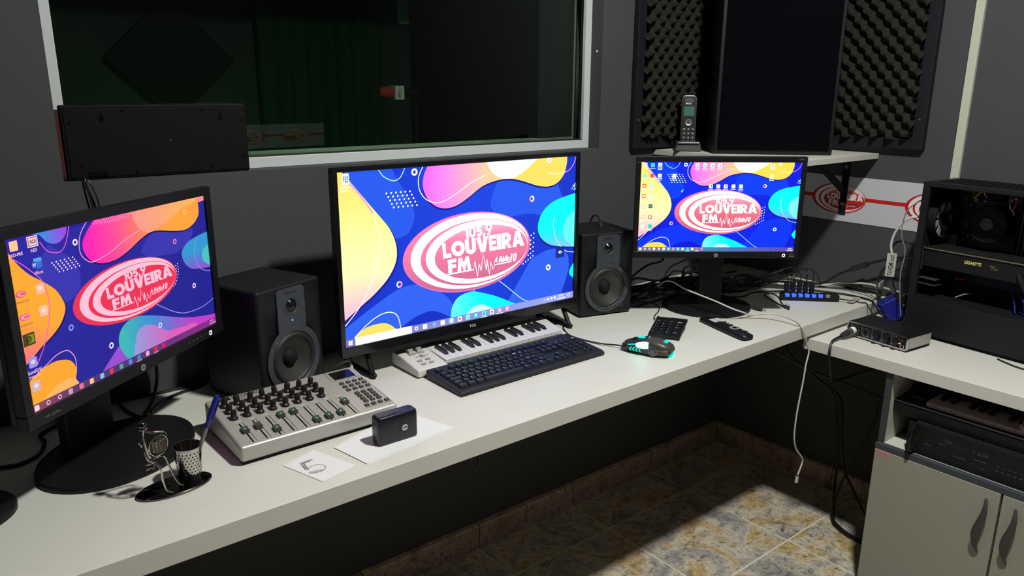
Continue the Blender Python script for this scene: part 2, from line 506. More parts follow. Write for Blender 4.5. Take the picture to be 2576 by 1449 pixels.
class Art:
    """layers of flat coloured shapes on a sheet; x right, y down in sheet units"""
    def __init__(s, w, h, scale, eps=0.00012):
        s.w, s.h, s.k, s.eps = w, h, scale, eps
        s.v = []; s.f = []; s.c = []
        s.clip = (0, 0, w, h)
        s.map = None
    def _put(s, vs_, fs, col, layer):
        k = len(s.v)
        for (x, y) in vs_:
            s.v.append(((x - s.w / 2) * s.k, -layer * s.eps, -(y - s.h / 2) * s.k))
        for f in fs:
            s.f.append(tuple(i + k for i in f))
            s.c.append([L3(col(*vs_[i])) if callable(col) else L3(col) for i in f])
    def poly(s, pts, col, layer, grad=None, steps=14):
        """grad = (dx, dy): cut the shape across that direction so a colour function shows as a smooth blend"""
        if s.map: pts = [s.map(*p) for p in pts]
        bm = bmesh.new()
        vs_ = [bm.verts.new((x, y, 0)) for x, y in pts]
        bm.faces.new(vs_)
        def cut(co, no, clear):
            bmesh.ops.bisect_plane(bm, geom=bm.verts[:] + bm.edges[:] + bm.faces[:], dist=1e-5, plane_co=co, plane_no=no, clear_outer=clear)
        x0, y0, x1, y1 = s.clip
        bb = (min(p[0] for p in pts), min(p[1] for p in pts), max(p[0] for p in pts), max(p[1] for p in pts))
        if bb[0] < x0: cut((x0, 0, 0), (-1, 0, 0), True)
        if bb[2] > x1: cut((x1, 0, 0), (1, 0, 0), True)
        if bb[1] < y0: cut((0, y0, 0), (0, -1, 0), True)
        if bb[3] > y1: cut((0, y1, 0), (0, 1, 0), True)
        if grad and bm.faces:
            d = Vector((grad[0], grad[1], 0)).normalized()
            bmesh.ops.triangulate(bm, faces=bm.faces[:])
            ts = [v.co.dot(d) for v in bm.verts]
            a, b = min(ts), max(ts)
            for i in range(1, steps):
                cut(d * (a + (b - a) * i / steps), d, False)
        bm.verts.index_update()
        if bm.faces:
            vv = [(v.co.x, v.co.y) for v in bm.verts]
            ff = [tuple(v.index for v in f.verts) for f in bm.faces]
            s._put(vv, ff, col, layer)
        bm.free()
    def rect(s, x0, y0, x1, y1, col, layer, r=0, **k):
        s.poly(rrect(x0, y0, x1, y1, r) if r else [(x0, y0), (x1, y0), (x1, y1), (x0, y1)], col, layer, **k)
    def ellipse(s, cx, cy, rx, ry, col, layer, n=40, **k):
        s.poly(ell(cx, cy, rx, ry, n), col, layer, **k)
    def ring(s, cx, cy, ro, ri, col, layer, n=20):
        a = ell(cx, cy, ro, ro, n); b = ell(cx, cy, ri, ri, n)
        for i in range(n):
            j = (i + 1) % n
            s.poly([a[i], a[j], b[j], b[i]], col, layer)
    def line(s, pts, w, col, layer, sm=6):
        P = cr(pts, sm) if sm > 1 else [tuple(p) for p in pts]
        L_, R_ = [], []
        for i in range(len(P)):
            a, b = P[max(i - 1, 0)], P[min(i + 1, len(P) - 1)]
            dx, dy = b[0] - a[0], b[1] - a[1]
            q = math.hypot(dx, dy) or 1.0
            L_.append((P[i][0] - dy / q * w / 2, P[i][1] + dx / q * w / 2)); R_.append((P[i][0] + dy / q * w / 2, P[i][1] - dx / q * w / 2))
        for i in range(len(P) - 1):
            s.poly([L_[i], L_[i + 1], R_[i + 1], R_[i]], col, layer)
    def text(s, t, x0, y0, x1, y1, col, layer, off=0.0, shear=0.0, quad=None, space=1.0, bold=0.0):
        v, f, _ = text_geo(t, off, shear, space)
        if bold:      # heavy face: the word printed a few times, a hair apart
            for dx, dy in ((-1, 0), (1, 0), (0, -.6), (0, .6), (-.7, -.5), (.7, .5), (-.7, .5), (.7, -.5)):
                sx_, sy_ = dx * bold, dy * bold
                q2 = [(p[0] + sx_, p[1] + sy_) for p in quad] if quad else None
                s.text(t, x0 + sx_, y0 + sy_, x1 + sx_, y1 + sy_, col, layer, off, shear, q2, space)
        out = []
        for (a, b) in v:
            if quad:      # quad: TL, TR, BR, BL corners the word is fitted to
                tl, tr, br, bl = quad
                tx = (tl[0] + (tr[0] - tl[0]) * a, tl[1] + (tr[1] - tl[1]) * a); bx = (bl[0] + (br[0] - bl[0]) * a, bl[1] + (br[1] - bl[1]) * a)
                p = (bx[0] + (tx[0] - bx[0]) * b, bx[1] + (tx[1] - bx[1]) * b)
            else:
                p = (x0 + (x1 - x0) * a, y1 + (y0 - y1) * b)
            out.append(s.map(*p) if s.map else p)
        s._put(out, f, col, layer)
    def obj(s, name, m, parent=None, loc=(0, 0, 0), rot=(0, 0, 0), label=None):
        me = bpy.data.meshes.new(name)
        me.from_pydata(s.v, [], s.f)
        at = me.color_attributes.new('Col', 'FLOAT_COLOR', 'CORNER')
        i = 0
        for p, cc in zip(me.polygons, s.c):
            for q, li in enumerate(p.loop_indices):
                at.data[li].color = (cc[q][0], cc[q][1], cc[q][2], 1.0)
        me.materials.append(MATS[m])
        o = bpy.data.objects.new(name, me)
        COL.objects.link(o)
        if parent: o.parent = parent
        o.location = loc; o.rotation_euler = rot
        if label: o['label'] = label
        return o
def lettering(name, t, h, m, parent, loc, rot, col=(255, 255, 255), off=0.0, shear=0.0, center=True, width=None, space=1.0):
    """a word as thin flat print; lies in its local XZ plane, read from -Y"""
    v, f, asp = text_geo(t, off, shear, space)
    w = width if width else asp * h
    a = Art(w, h, 1.0, 0.0)
    a.clip = (-9, -9, 9, 9)
    a.text(t, 0, 0, w, h, col, 0, off, shear, space=space)
    o = a.obj(name, m, parent, loc, rot)
    return o
FLAT = (-PI / 2, 0, 0)      # rotation that lays an Art sheet (facing -Y) face up on the desk

# ================================================================ THE ROOM
XL, YB, ZC = -1.50, -1.39, 2.85
# floor: bedding slab with single ceramic tiles as its pieces
floor = struct(MB().box(XL, YB, -0.06, XR, W, -0.0012).obj('floor', 'grout', bev=0))
TS = 0.4
tile_me = MB().box(0.003, 0.003, -0.0045, TS - 0.003, TS - 0.003, 0.0).mesh('floor_tile', 'floor_tile')
for i in range(-8, 3):
    for j in range(-6, 2):
        x0, y0 = 1.626 + i * TS, 1.110 + j * TS
        x1, y1 = min(x0 + TS, XR), min(y0 + TS, W)
        xa, ya = max(x0, XL), max(y0, YB)
        if x1 - xa < 0.02 or y1 - ya < 0.02: continue
        if x1 - x0 > TS - 1e-4 and y1 - y0 > TS - 1e-4 and xa == x0 and ya == y0:
            inst('floor_tile', tile_me, floor, (x0, y0, 0))
        else:
            MB().box(xa + .003, ya + .003, -0.0045, x1 - .003, y1 - .003, 0.0).obj('floor_tile', 'floor_tile', floor)

# window wall with its opening
HX0, HX1, HZ0, HZ1 = 0.247, 1.717, 1.209, 2.25
wall = MB()
wall.box(XL - .15, W, 0, HX0, 2.0, ZC).box(HX1, W, 0, XR + .15, 2.0, ZC).box(HX0, W, 0, HX1, 2.0, HZ0).box(HX0, W, HZ1, HX1, 2.0, ZC)
struct(wall.obj('wall_window', 'wall_paint'))
wall_right = struct(MB().box(XR, YB - .15, 0, XR + .15, W, ZC).obj('wall_right', 'wall_paint'))
struct(MB().box(XL - .15, YB - .15, 0, XL, W, ZC).obj('wall_left', 'studio_dark'))
wall_back = struct(MB().box(XL, YB - .15, 0, XR, YB, ZC).obj('wall_back', 'studio_dark'))
struct(MB().box(XL - .15, YB - .15, ZC, XR + .15, 2.0, ZC + .1).obj('ceiling', 'studio_dark'))

# tiled baseboards, each tile a piece
def baseboard(name, along, a0, a1, start):
    e = bpy.data.objects.new(name, None); COL.objects.link(e); struct(e)
    p = start
    while p < a1 - 0.01:
        q = min(p + 0.40, a1); s0 = max(p, a0)
        if q - s0 > 0.01:
            m = MB()
            prof = [(0.0, 0.0), (0.022, 0.0), (0.022, 0.074), (0.017, 0.080), (0.0, 0.082)]
            if along == 'x':
                m.prism([(W - a, z) for a, z in prof], s0 + .0012, q - .0012, 'yz')
            else:
                m.prism([(XR - a, z) for a, z in prof], s0 + .0012, q - .0012, 'xz')
            m.obj('baseboard_tile', 'base_tile', e, bev=0.0015, seg=1)
        p = q
baseboard('baseboard_window', 'x', XL, XR - 0.024, 0.83 - 0.4 * 6)
baseboard('baseboard_right', 'y', YB, W - 0.0, 1.19 - 0.4 * 7)

# window: white aluminium frame, glass, pale inner sill
win = bpy.data.objects.new('window_1', None); COL.objects.link(win); struct(win)
FY = 1.752
fr = MB()
fw = 0.025
fr.box(HX0, FY, HZ0, HX0 + fw, FY + .04, HZ1).box(HX1 - fw, FY, HZ0, HX1, FY + .04, HZ1)
fr.obj('window_stile', 'alu_white', win, bev=0.0015)
MB().box(HX0 + fw, FY, HZ0, HX1 - fw, FY + .04, HZ0 + fw).obj('window_rail', 'alu_white', win, bev=0.0015)
MB().box(HX0 + fw, FY, HZ1 - fw, HX1 - fw, FY + .04, HZ1).obj('window_rail', 'alu_white', win, bev=0.0015)
g = MB().box(HX0 + fw, FY + .012, HZ0 + fw, HX1 - fw, FY + .0122, HZ1 - fw).obj('window_pane', 'window_glass', win)
MB().box(HX0 + .002, FY + .045, HZ0, HX1 - .002, 2.03, HZ0 + .016).obj('window_sill', 'sill_white', win, bev=0.001)
MB().box(HX0 + fw, FY + .006, HZ0 + fw, HX1 - fw, FY + .011, HZ0 + fw + .004).obj('glazing_gasket', 'rubber', win)
MB().lathe([(1e-6, 0), (.003, 0), (.004, .0015), (1e-6, .002)], 10, 'x', (HX1 - .002, 1.727, 1.50)).obj('wall_plug', 'sill_white', win)

# announcer's booth behind the glass
BY = 3.60
bt = MB().box(-1.2, BY, 0, 4.2, BY + .1, 2.6).obj('wall_booth_far', 'booth_paint'); struct(bt)
struct(MB().box(-1.3, 2.0, 0, -1.2, BY, 2.6).obj('wall_booth_left', 'booth_paint'))
struct(MB().box(4.2, 2.0, 0, 4.3, BY, 2.6).obj('wall_booth_right', 'booth_paint'))
struct(MB().box(-1.3, 2.0, -.06, 4.3, BY, 0).obj('floor_booth', 'booth_paint'))
struct(MB().box(-1.3, 2.0, 2.6, 4.3, BY, 2.7).obj('ceiling_booth', 'booth_paint'))
o = MB().prism([(0.98, 1.24), (1.25, 1.50), (0.985, 1.77), (0.72, 1.50)], BY - .05, BY, 'xz').obj('acoustic_panel', 'foam', bev=.006)
tag(o, 'dark diamond-shaped acoustic panel on the far wall behind the window', 'acoustic panel')
cu = MB()
pts = []
for i in range(41):
    x = 1.36 + (2.03 - 1.36) * i / 40
    pts.append((x, BY - .06 + .012 * math.sin(i * 1.35)))
cu.prism(pts + [(2.03, BY - .03), (1.36, BY - .03)], 0.02, 2.45)
tag(cu.obj('curtain', 'green_cloth'), 'dim green curtain hanging behind the window glass', 'curtain')
struct(MB().box(2.04, BY - .04, 0, 2.17, BY, 2.6).obj('trim_1', 'booth_paint'))
dr = struct(MB().box(2.17, BY - .035, 0, 3.2, BY - .001, 2.3).obj('door_1', 'door_black'))
MB().box(2.10, BY - .075, 1.70, 2.15, BY - .04, 1.83).obj('wall_switch', 'sill_white', dr, bev=.003)
# microphone on a boom arm in the booth
mc = thing('microphone', 'microphone with red foam windscreen and white logo cube behind the window', 'microphone', (1.50, 2.60, 1.37))
MB().lathe([(1e-6, -.055), (.014, -.052), (.021, -.04), (.024, -.02), (.024, 0), (.02, .002)], 20, 'x').obj('windscreen', 'red_foam', mc)
MB().box(.002, -.026, -.026, .042, .026, .026).obj('logo_cube', 'white_print', mc, bev=.003)
_a = Art(1600, 900, .040 / 882, .00003)
draw_logo_later = (_a, mc)
MB().lathe([(.016, .042), (.013, .10), (.011, .12)], 16, 'x').obj('handle', 'black_matte', mc)
MB().tube([(.10, 0, -.01), (.12, .02, -.2), (.12, .03, -.62), (.30, .05, -1.37)], .009, 8, 4).obj('boom_arm', 'black_matte', mc)
# unseen bar added below the window to give the booth its green glow
gl = thing('added_glow_bar', 'added green glow bar, out of view low in the booth behind the window', 'light', (0.95, 3.35, 0.75))
MB().box(-.5, 0, 0, .5, .03, .03).obj('housing', 'black_matte', gl)
MB().box(-.49, -.004, .03, .49, .03, .034).obj('diffuser', 'green_glow', gl)
MB().box(-.02, 0, -.75, .02, .03, 0).obj('stand', 'black_matte', gl)

# pendant lamp above and in front of the camera's view: opaque shade, small lit diffuser facing down
lp = thing('pendant_lamp', 'small black pendant lamp hanging from the ceiling', 'lamp', LAMP)
MB().cyl((0, 0, -.002), .070, .002, 'z', 28).obj('diffuser', 'bulb', lp)
MB().lathe([(1e-6, .0006), (.0725, .0006), (.073, -.004), (.075, -.004), (.075, .030), (.040, .070), (.012, .085), (.010, .10), (1e-6, .10)], 28).obj('shade', 'black_plastic', lp)
MB().tube([(0, 0, .095), (0, 0, ZC - LAMP[2])], .003, 6, 1).obj('cord', 'cable_black', lp)

# ================================================================ LOGO + WALLPAPER
RED = (200, 40, 40)
GLYPH = {      # heavy geometric capitals in a unit box, y down: (width, solid shapes, counters)
    'L': (.62, [[(0, 0), (.40, 0), (.40, .73), (1, .73), (1, 1), (0, 1)]], []),
    'O': (1.04, [ell(.5, .5, .5, .5, 32)], [ell(.5, .5, .21, .22, 20)]),
    'U': (.86, [[(0, 0), (.36, 0), (.36, .58)] + ell(.5, .58, .14, .16, 8, PI, 0) + [(.64, 0), (1, 0)] + ell(.5, .60, .5, .40, 18, 0, PI)], []),
    'V': (.98, [[(0, 0), (.36, 0), (.5, .52), (.64, 0), (1, 0), (.68, 1), (.32, 1)]], []),
    'E': (.62, [[(0, 0), (1, 0), (1, .25), (.42, .25), (.42, .385), (.94, .385), (.94, .615), (.42, .615), (.42, .75), (1, .75), (1, 1), (0, 1)]], []),
    'I': (.36, [[(0, 0), (1, 0), (1, 1), (0, 1)]], []),
    'R': (.82, [[(0, 0), (.55, 0)] + ell(.55, .32, .42, .32, 14, -PI / 2, PI / 2)[1:] + [(.66, .60), (1, 1), (.62, 1), (.36, .66), (.36, 1), (0, 1)]], [[(.36, .24), (.50, .24), (.57, .27), (.58, .34), (.52, .41), (.36, .41)]]),
    'A': (1.06, [[(.33, 0), (.67, 0), (1, 1), (.66, 1), (.61, .83), (.39, .83), (.34, 1), (0, 1)]], [[(.5, .30), (.57, .60), (.43, .60)]]),
    'F': (.70, [[(0, 0), (1, 0), (1, .26), (.44, .26), (.44, .40), (.94, .40), (.94, .65), (.44, .65), (.44, 1), (0, 1)]], []),
    'M': (1.16, [[(0, 1), (.13, 0), (.37, 0), (.5, .44), (.63, 0), (.87, 0), (1, 1), (.74, 1), (.69, .46), (.56, 1), (.44, 1), (.31, .46), (.26, 1)]], []),
    '1': (.46, [[(.30, 0), (1, 0), (1, 1), (.42, 1), (.42, .30), (0, .30)]], []),
    '0': (.78, [ell(.5, .5, .5, .5, 28)], [ell(.5, .5, .16, .28, 16)]),
    '5': (.72, [[(.12, 0), (.95, 0), (.95, .25), (.46, .25), (.45, .36), (.60, .34)] + ell(.5, .66, .5, .34, 18, -PI * .42, PI * .78) + [(.05, .74), (.42, .72), (.52, .75), (.60, .68), (.55, .58), (.42, .57), (.06, .60)]], []),
    ',': (.30, [[(.1, .78), (1, .78), (.6, 1.16), (0, 1.16)]], []),
    '9': (.78, [ell(.5, .33, .5, .33, 24), [(1, .34), (.62, 1), (.16, 1), (.52, .56)]], [ell(.5, .32, .17, .12, 14)]),
}
def heavy(a, word, quad, col, hole, layer, gap=.045):
    tl, tr, br, bl = quad
    tot = sum(GLYPH[c][0] for c in word) + gap * (len(word) - 1)
    x = 0.0
    def P(u, v):
        tx = (tl[0] + (tr[0] - tl[0]) * u, tl[1] + (tr[1] - tl[1]) * u); bx = (bl[0] + (br[0] - bl[0]) * u, bl[1] + (br[1] - bl[1]) * u)
        return (tx[0] + (bx[0] - tx[0]) * v, tx[1] + (bx[1] - tx[1]) * v)
    for c in word:
        w, solid, holes = GLYPH[c]
        for sh_ in solid: a.poly([P((x + p[0] * w) / tot, p[1]) for p in sh_], col, layer)
        for sh_ in holes: a.poly([P((x + p[0] * w) / tot, p[1]) for p in sh_], hole, layer + .6)
        x += w + gap
def draw_logo(a, pal, L0, mp=None, glow=True):
    """oval radio station emblem, drawn in 1600x900 units around (795, 497)"""
    keep = a.map
    a.map = mp
    red, red2, wht, rim = pal['red'], pal['red2'], pal['white'], pal['rim']
    gr = (lambda x, y: mixc(red, red2, (y - 400) / 300)) if not mp else red
    k = dict(grad=(0, 1), steps=10) if not mp else {}
    a.ellipse(797, 498, 441, 226, rim, L0, 64)
    a.ellipse(797, 498, 437, 222, gr, L0 + 1, 64, **k)
    a.ellipse(815, 494, 411, 213, wht, L0 + 2, 64)
    a.ellipse(847, 505, 381, 187, gr, L0 + 3, 64, **k)
    a.ellipse(858, 503, 360, 181, wht, L0 + 4, 64)
    a.ellipse(886, 508, 330, 152, gr, L0 + 5, 64, **k)
    if glow:      # glossy highlight printed on the emblem
        t_ = pal['shine']
        a.poly(ell(886, 500, 318, 146, 40, PI * 1.06, PI * 1.94), lambda x, y: mixc(t_, red, (y - 352) / 70), L0 + 6, grad=(0, 1), steps=8)
    T = L0 + 7
    hole = red if mp else (lambda x, y: mixc(red, red2, (y - 400) / 300))
    heavy(a, '105,9', [(754, 352), (948, 346), (951, 414), (758, 420)], wht, hole, T)
    heavy(a, 'LOUVEIRA', [(605, 425), (1182, 414), (1192, 509), (612, 512)], wht, hole, T)
    heavy(a, 'FM', [(640, 523), (796, 520), (801, 600), (645, 601)], wht, hole, T)
    ecg = [(620, 606), (817, 604), (826, 557), (845, 649), (856, 575), (870, 618), (883, 520), (909, 619), (912, 557), (930, 647), (940, 575), (957, 622), (966, 597), (1083, 594)]
    a.line(ecg, 7, wht, T, 1)
    a.text('A R\u00e1dio', 964, 552, 1080, 586, wht, T, 0.004, 0.3, bold=1.5)
    a.text('10', 1085, 547, 1130, 595, wht, T, 0.005, 0.25, bold=2.5)
    a.map = keep
def common_wallpaper(a, P):
    """abstract blobs seen on the television and on the right-hand monitor"""
    a.poly([(0, 0), (1600, 0), (1600, 900), (0, 900)], lambda x, y: mixc(P['blue1'], P['blue2'], abs(x - 800) / 900 + (y - 400) / 2600), 0, grad=(1, 0), steps=12)
    a.poly(cr([(311, 0), (335, 49), (383, 125), (431, 219), (433, 279), (391, 348), (316, 367)]) + [(200, 300), (0, 150), (0, 0)], P['blue3'], 1)
    a.poly(cr([(941, 254), (950, 203), (977, 143), (1008, 110), (1150, 110), (1300, 165), (1450, 158)]) + cr([(1500, 250), (1380, 300), (1320, 340), (1250, 323), (1160, 323)]) + [(1000, 330)], P['blue3'], 1)
    a.poly(cr([(0, 800), (150, 720), (330, 640), (480, 640), (640, 740), (700, 860)]) + [(0, 860)], P['blue4'], 1)
    a.poly(cr([(1250, 600), (1400, 560), (1530, 590), (1560, 700), (1500, 860)]) + [(1050, 860)], P['blue4'], 1)
    a.poly(cr([(330, 858), (430, 812), (540, 800), (660, 858)]), P['blue2'], 2)
    yel = cr([(62, 57), (82, 100), (151, 185), (240, 253), (296, 330), (322, 417), (312, 495), (262, 573), (181, 643), (107, 691), (0, 760)])
    a.poly([(x + 9, y + 9) for x, y in yel] + [(0, 769), (0, 0), (40, 0)], P['edge'], 2)
    a.poly(yel + [(0, 0), (30, 0)], lambda x, y: mixc(mixc(P['yel1'], P['yel2'], y / 420), P['pink1'], (y - 470) / 260), 3, grad=(0, 1), steps=14)
    top = cr([(525, 0), (500, 49), (493, 108), (517, 168), (554, 206), (598, 228), (646, 235), (713, 224), (794, 185), (883, 134), (974, 110), (1059, 104), (1145, 116), (1276, 156), (1328, 167), (1380, 171), (1447, 156), (1501, 109), (1524, 41), (1525, 0)])
    a.poly([(x - 2, y + 10) for x, y in top], P['edge'], 2)
    a.poly(top, lambda x, y: mixc(mixc(P['mag'], P['peach'], (x - 500) / 400), P['yel1'], (x - 850) / 330), 3, grad=(1, 0), steps=18)
    a.poly(cr([(913, 0), (934, 36), (962, 68), (1007, 93), (1059, 104), (1117, 98), (1175, 75), (1231, 41), (1294, 0)]), P['white'], 4)
    cy = cr([(1600, 229), (1457, 255), (1375, 289), (1321, 341), (1298, 410), (1317, 471), (1382, 523), (1471, 550), (1600, 568)])
    a.poly([(x - 4, y + 10) for x, y in cy] + [(1600, 400)], P['edge'], 2)
    a.poly(cy, lambda x, y: mixc(P['cyan'], P['lav'], (y - 440) / 130), 3, grad=(0, 1), steps=12)
    a.poly(cr([(1600, 341), (1546, 367), (1509, 419), (1506, 471), (1538, 524), (1600, 568)]), P['cyan2'], 4)
    a.poly(cr([(657, 862), (666, 803), (697, 759), (747, 737), (816, 733), (904, 760), (994, 795), (1130, 862)]), lambda x, y: mixc(P['cyan2'], P['cyan'], (x - 690) / 200), 3, grad=(1, 0), steps=12)
    a.poly(cr([(765, 860), (807, 830), (849, 820), (902, 830), (952, 860)]), P['ice'], 4)
    a.poly(cr([(53, 862), (115, 819), (192, 808), (253, 819), (307, 862)]), P['yel1'], 3)
    a.poly(cr([(1600, 673), (1567, 717), (1570, 744), (1600, 771)]), P['cyan'], 3)
    a.line([(62, 53), (112, 108), (158, 168), (191, 219)], 7, P['pline'], 5)
    a.line([(191, 219), (213, 287), (223, 356), (215, 443), (183, 547), (130, 643), (83, 708), (0, 790)], 5, P['lline'], 5)
    for q, c in (([(496, 0), (470, 49), (466, 100), (481, 142), (514, 177), (566, 198), (625, 194), (707, 160), (805, 109), (920, 68)], 'lline'), ([(231, 0), (259, 36), (302, 59), (328, 62), (360, 45), (386, 0)], 'cline'), ([(1597, 7), (1580, 49), (1545, 83), (1513, 94)], 'pline'), ([(1513, 94), (1449, 100), (1380, 92)], 'lline'), ([(53, 858), (115, 810), (173, 775), (232, 756), (284, 762), (316, 793), (331, 858)], 'lline'), ([(1002, 698), (1058, 742), (1124, 796), (1180, 840), (1221, 860)], 'cline'), ([(1600, 603), (1527, 585), (1469, 532), (1438, 480), (1422, 410), (1434, 358)], 'cline'), ([(816, 733), (840, 690)], 'cline')):
        a.line(q, 5, P[c], 5)
    for i in range(5):
        for j in range(6):
            a.ellipse(273 + 28 * j + 10 * i, 124 + 19 * i, 5.2, 5.2, P['white'], 5, 10)
    for x, y in ((1267, 445), (1246, 455), (1264, 473), (1242, 484), (1265, 501), (1243, 510), (1262, 528), (1241, 537), (1262, 555), (1242, 565), (1224, 574), (1261, 582), (1243, 592), (1224, 603), (1205, 612), (1185, 622)):
        a.ellipse(x, y, 5, 5, P['white'], 5, 10)
    for i in range(4):
        a.line([(1568 + i * 8, 205 + i * 2 - 28 * (i % 2)), (1600, 165 + i * 16)], 5, P['cline'], 5, 1)
    for x, y, c1, c2 in ((443, 26, 'white', 'white'), (1248, 235, 'pline', 'white'), (1387, 673, 'white', 'white'), (331, 614, 'cline', 'pline'), (1383, 14, 'white', 'white')):
        a.ring(x, y, 19, 9, (lambda u, v, x=x, c1=c1, c2=c2: P[c1] if u < x else P[c2]), 5)
def icon(a, x, y, c, lbl=1, lc=(255, 255, 255), sz=22, kind=0, L=14):
    a.rect(x - sz, y - sz, x + sz, y + sz, c, L, 5)
    if kind == 1: a.rect(x - 6, y - 4, x + 10, y + 12, (90, 190, 215), L + 1)
    if kind == 2: a.ring(x, y, 13, 8, (120, 190, 220), L + 1, 12)
    if kind == 3: a.ellipse(x, y, 13, 9, (255, 250, 240), L + 1, 12)
    for i in range(lbl):
        w = 26 - 5 * i
        q = -w
        while q < w - 2:
            e = min(q + random.uniform(4, 9), w)
            a.rect(x + q, y + sz + 7 + 14 * i, x + e, y + sz + 15 + 14 * i, lc, L)
            q = e + 2.5
PAL_TV = dict(blue1=(20, 62, 208), blue2=(12, 40, 178), blue3=(34, 82, 218), blue4=(42, 90, 222), edge=(14, 22, 130), yel1=(250, 208, 92), yel2=(255, 242, 165), pink1=(255, 178, 200), mag=(250, 100, 250), peach=(255, 190, 165), white=(255, 252, 252), cyan=(0, 228, 250), lav=(150, 178, 240), cyan2=(90, 250, 250), ice=(190, 250, 245), pline=(255, 130, 230), lline=(255, 235, 225), cline=(170, 225, 255), red=(242, 128, 168), red2=(190, 96, 132), rim=(225, 110, 215), shine=(248, 172, 200))
PAL_TV['red'] = (238, 120, 160); PAL_R = dict(PAL_TV, blue1=(0, 40, 235), blue2=(0, 18, 205), blue3=(0, 58, 245), blue4=(0, 48, 240), edge=(16, 10, 130), yel1=(255, 215, 75), yel2=(255, 252, 170), mag=(245, 105, 245), cyan=(0, 240, 255), lav=(140, 165, 240), cyan2=(120, 255, 255), red=(240, 120, 140), red2=(205, 88, 110))
PAL_L = dict(blue1=(40, 34, 160), blue2=(32, 30, 142), blue3=(54, 50, 172), edge=(20, 12, 96), red=(232, 48, 82), red2=(190, 58, 88), white=(255, 190, 212), rim=(205, 60, 105), shine=(250, 120, 150), pline=(235, 90, 205), lline=(240, 160, 205), cline=(140, 150, 235))
def taskbar(a, y, cols, extra, left):
    a.rect(0, y, 1600, 900, left, 12, grad=(1, 0), steps=10)
def make_art_tv():
    a = Art(1600, 900, 0.698 / 1600)
    common_wallpaper(a, PAL_TV)
    draw_logo(a, PAL_TV, 6)
    a.rect(0, 859, 1600, 900, lambda x, y: mixc((108, 110, 165), (140, 150, 218), x / 1300), 14, grad=(1, 0))
    a.rect(57, 857, 398, 900, (255, 255, 255), 15)
    a.ring(85, 878, 8, 6, (225, 225, 228), 16, 10)
    a.text('Pesquisar', 116, 868, 200, 890, (232, 232, 236), 16)
    for i, (u, v) in enumerate(((18, 868), (30, 868), (18, 880), (30, 880))):
        a.rect(u, v, u + 10, v + 10, (255, 255, 255), 16)
    tb = [(426, 0, None), (482, (235, 240, 250), None), (543, (90, 160, 225), (240, 150, 180)), (599, (250, 250, 250), None), (659, (185, 240, 240), None), (716, (255, 225, 232), (205, 60, 90)), (773, (150, 250, 235), (70, 210, 205)), (830, (70, 190, 235), (240, 250, 255)), (888, (110, 225, 235), (20, 140, 190)), (946, (250, 250, 250), (90, 100, 110)), (1004, (250, 150, 185), (255, 225, 235)), (1062, (245, 140, 190), (255, 235, 245))]
    for x, c, d in tb:
        if not c:
            a.ring(x, 878, 11, 6, (255, 255, 255), 16, 14); continue
        a.rect(x - 14, 864, x + 14, 892, c, 16, 5)
        if d: a.ellipse(x, 878, 7, 7, d, 17, 10)
    for x in (888, 1004): a.rect(x - 24, 896, x + 24, 899.5, (255, 255, 255), 16)
    a.line([(1352, 882), (1359, 873), (1366, 882)], 3, (255, 255, 255), 16, 1)
    for x in (1388, 1416, 1444): a.rect(x - 8, 869, x + 7, 884, (250, 250, 255), 16, 3)
    a.text('07:47', 1480, 862, 1514, 875, (255, 255, 255), 16, 0.01)
    a.text('21/02/2026', 1464, 881, 1534, 894, (255, 255, 255), 16, 0.01)
    a.ring(1563, 877, 11, 8, (255, 255, 255), 16, 8)
    a.rect(1444, 553, 1517, 622, (16, 40, 130), 14)
    a.poly([(1468, 583), (1475, 583), (1484, 574), (1484, 602), (1475, 593), (1468, 593)], (255, 255, 255), 15)
    a.line([(1489, 583), (1498, 593)], 3, (255, 255, 255), 15, 1); a.line([(1498, 583), (1489, 593)], 3, (255, 255, 255), 15, 1)
    a.rect(28, 8, 66, 62, (250, 250, 250), 14, 3)
    for i in range(3):
        for j in range(3): a.rect(33 + 10 * i, 22 + 11 * j, 41 + 10 * i, 31 + 11 * j, (240, 190, 140) if (i == 0 and j == 2) else (70, 130, 200), 15)
    a.text('MODELO', 16, 69, 72, 82, (255, 245, 240), 15, 0.01)
    a.text('PONTO ...', 16, 88, 74, 100, (255, 245, 240), 15, 0.01)
    return a
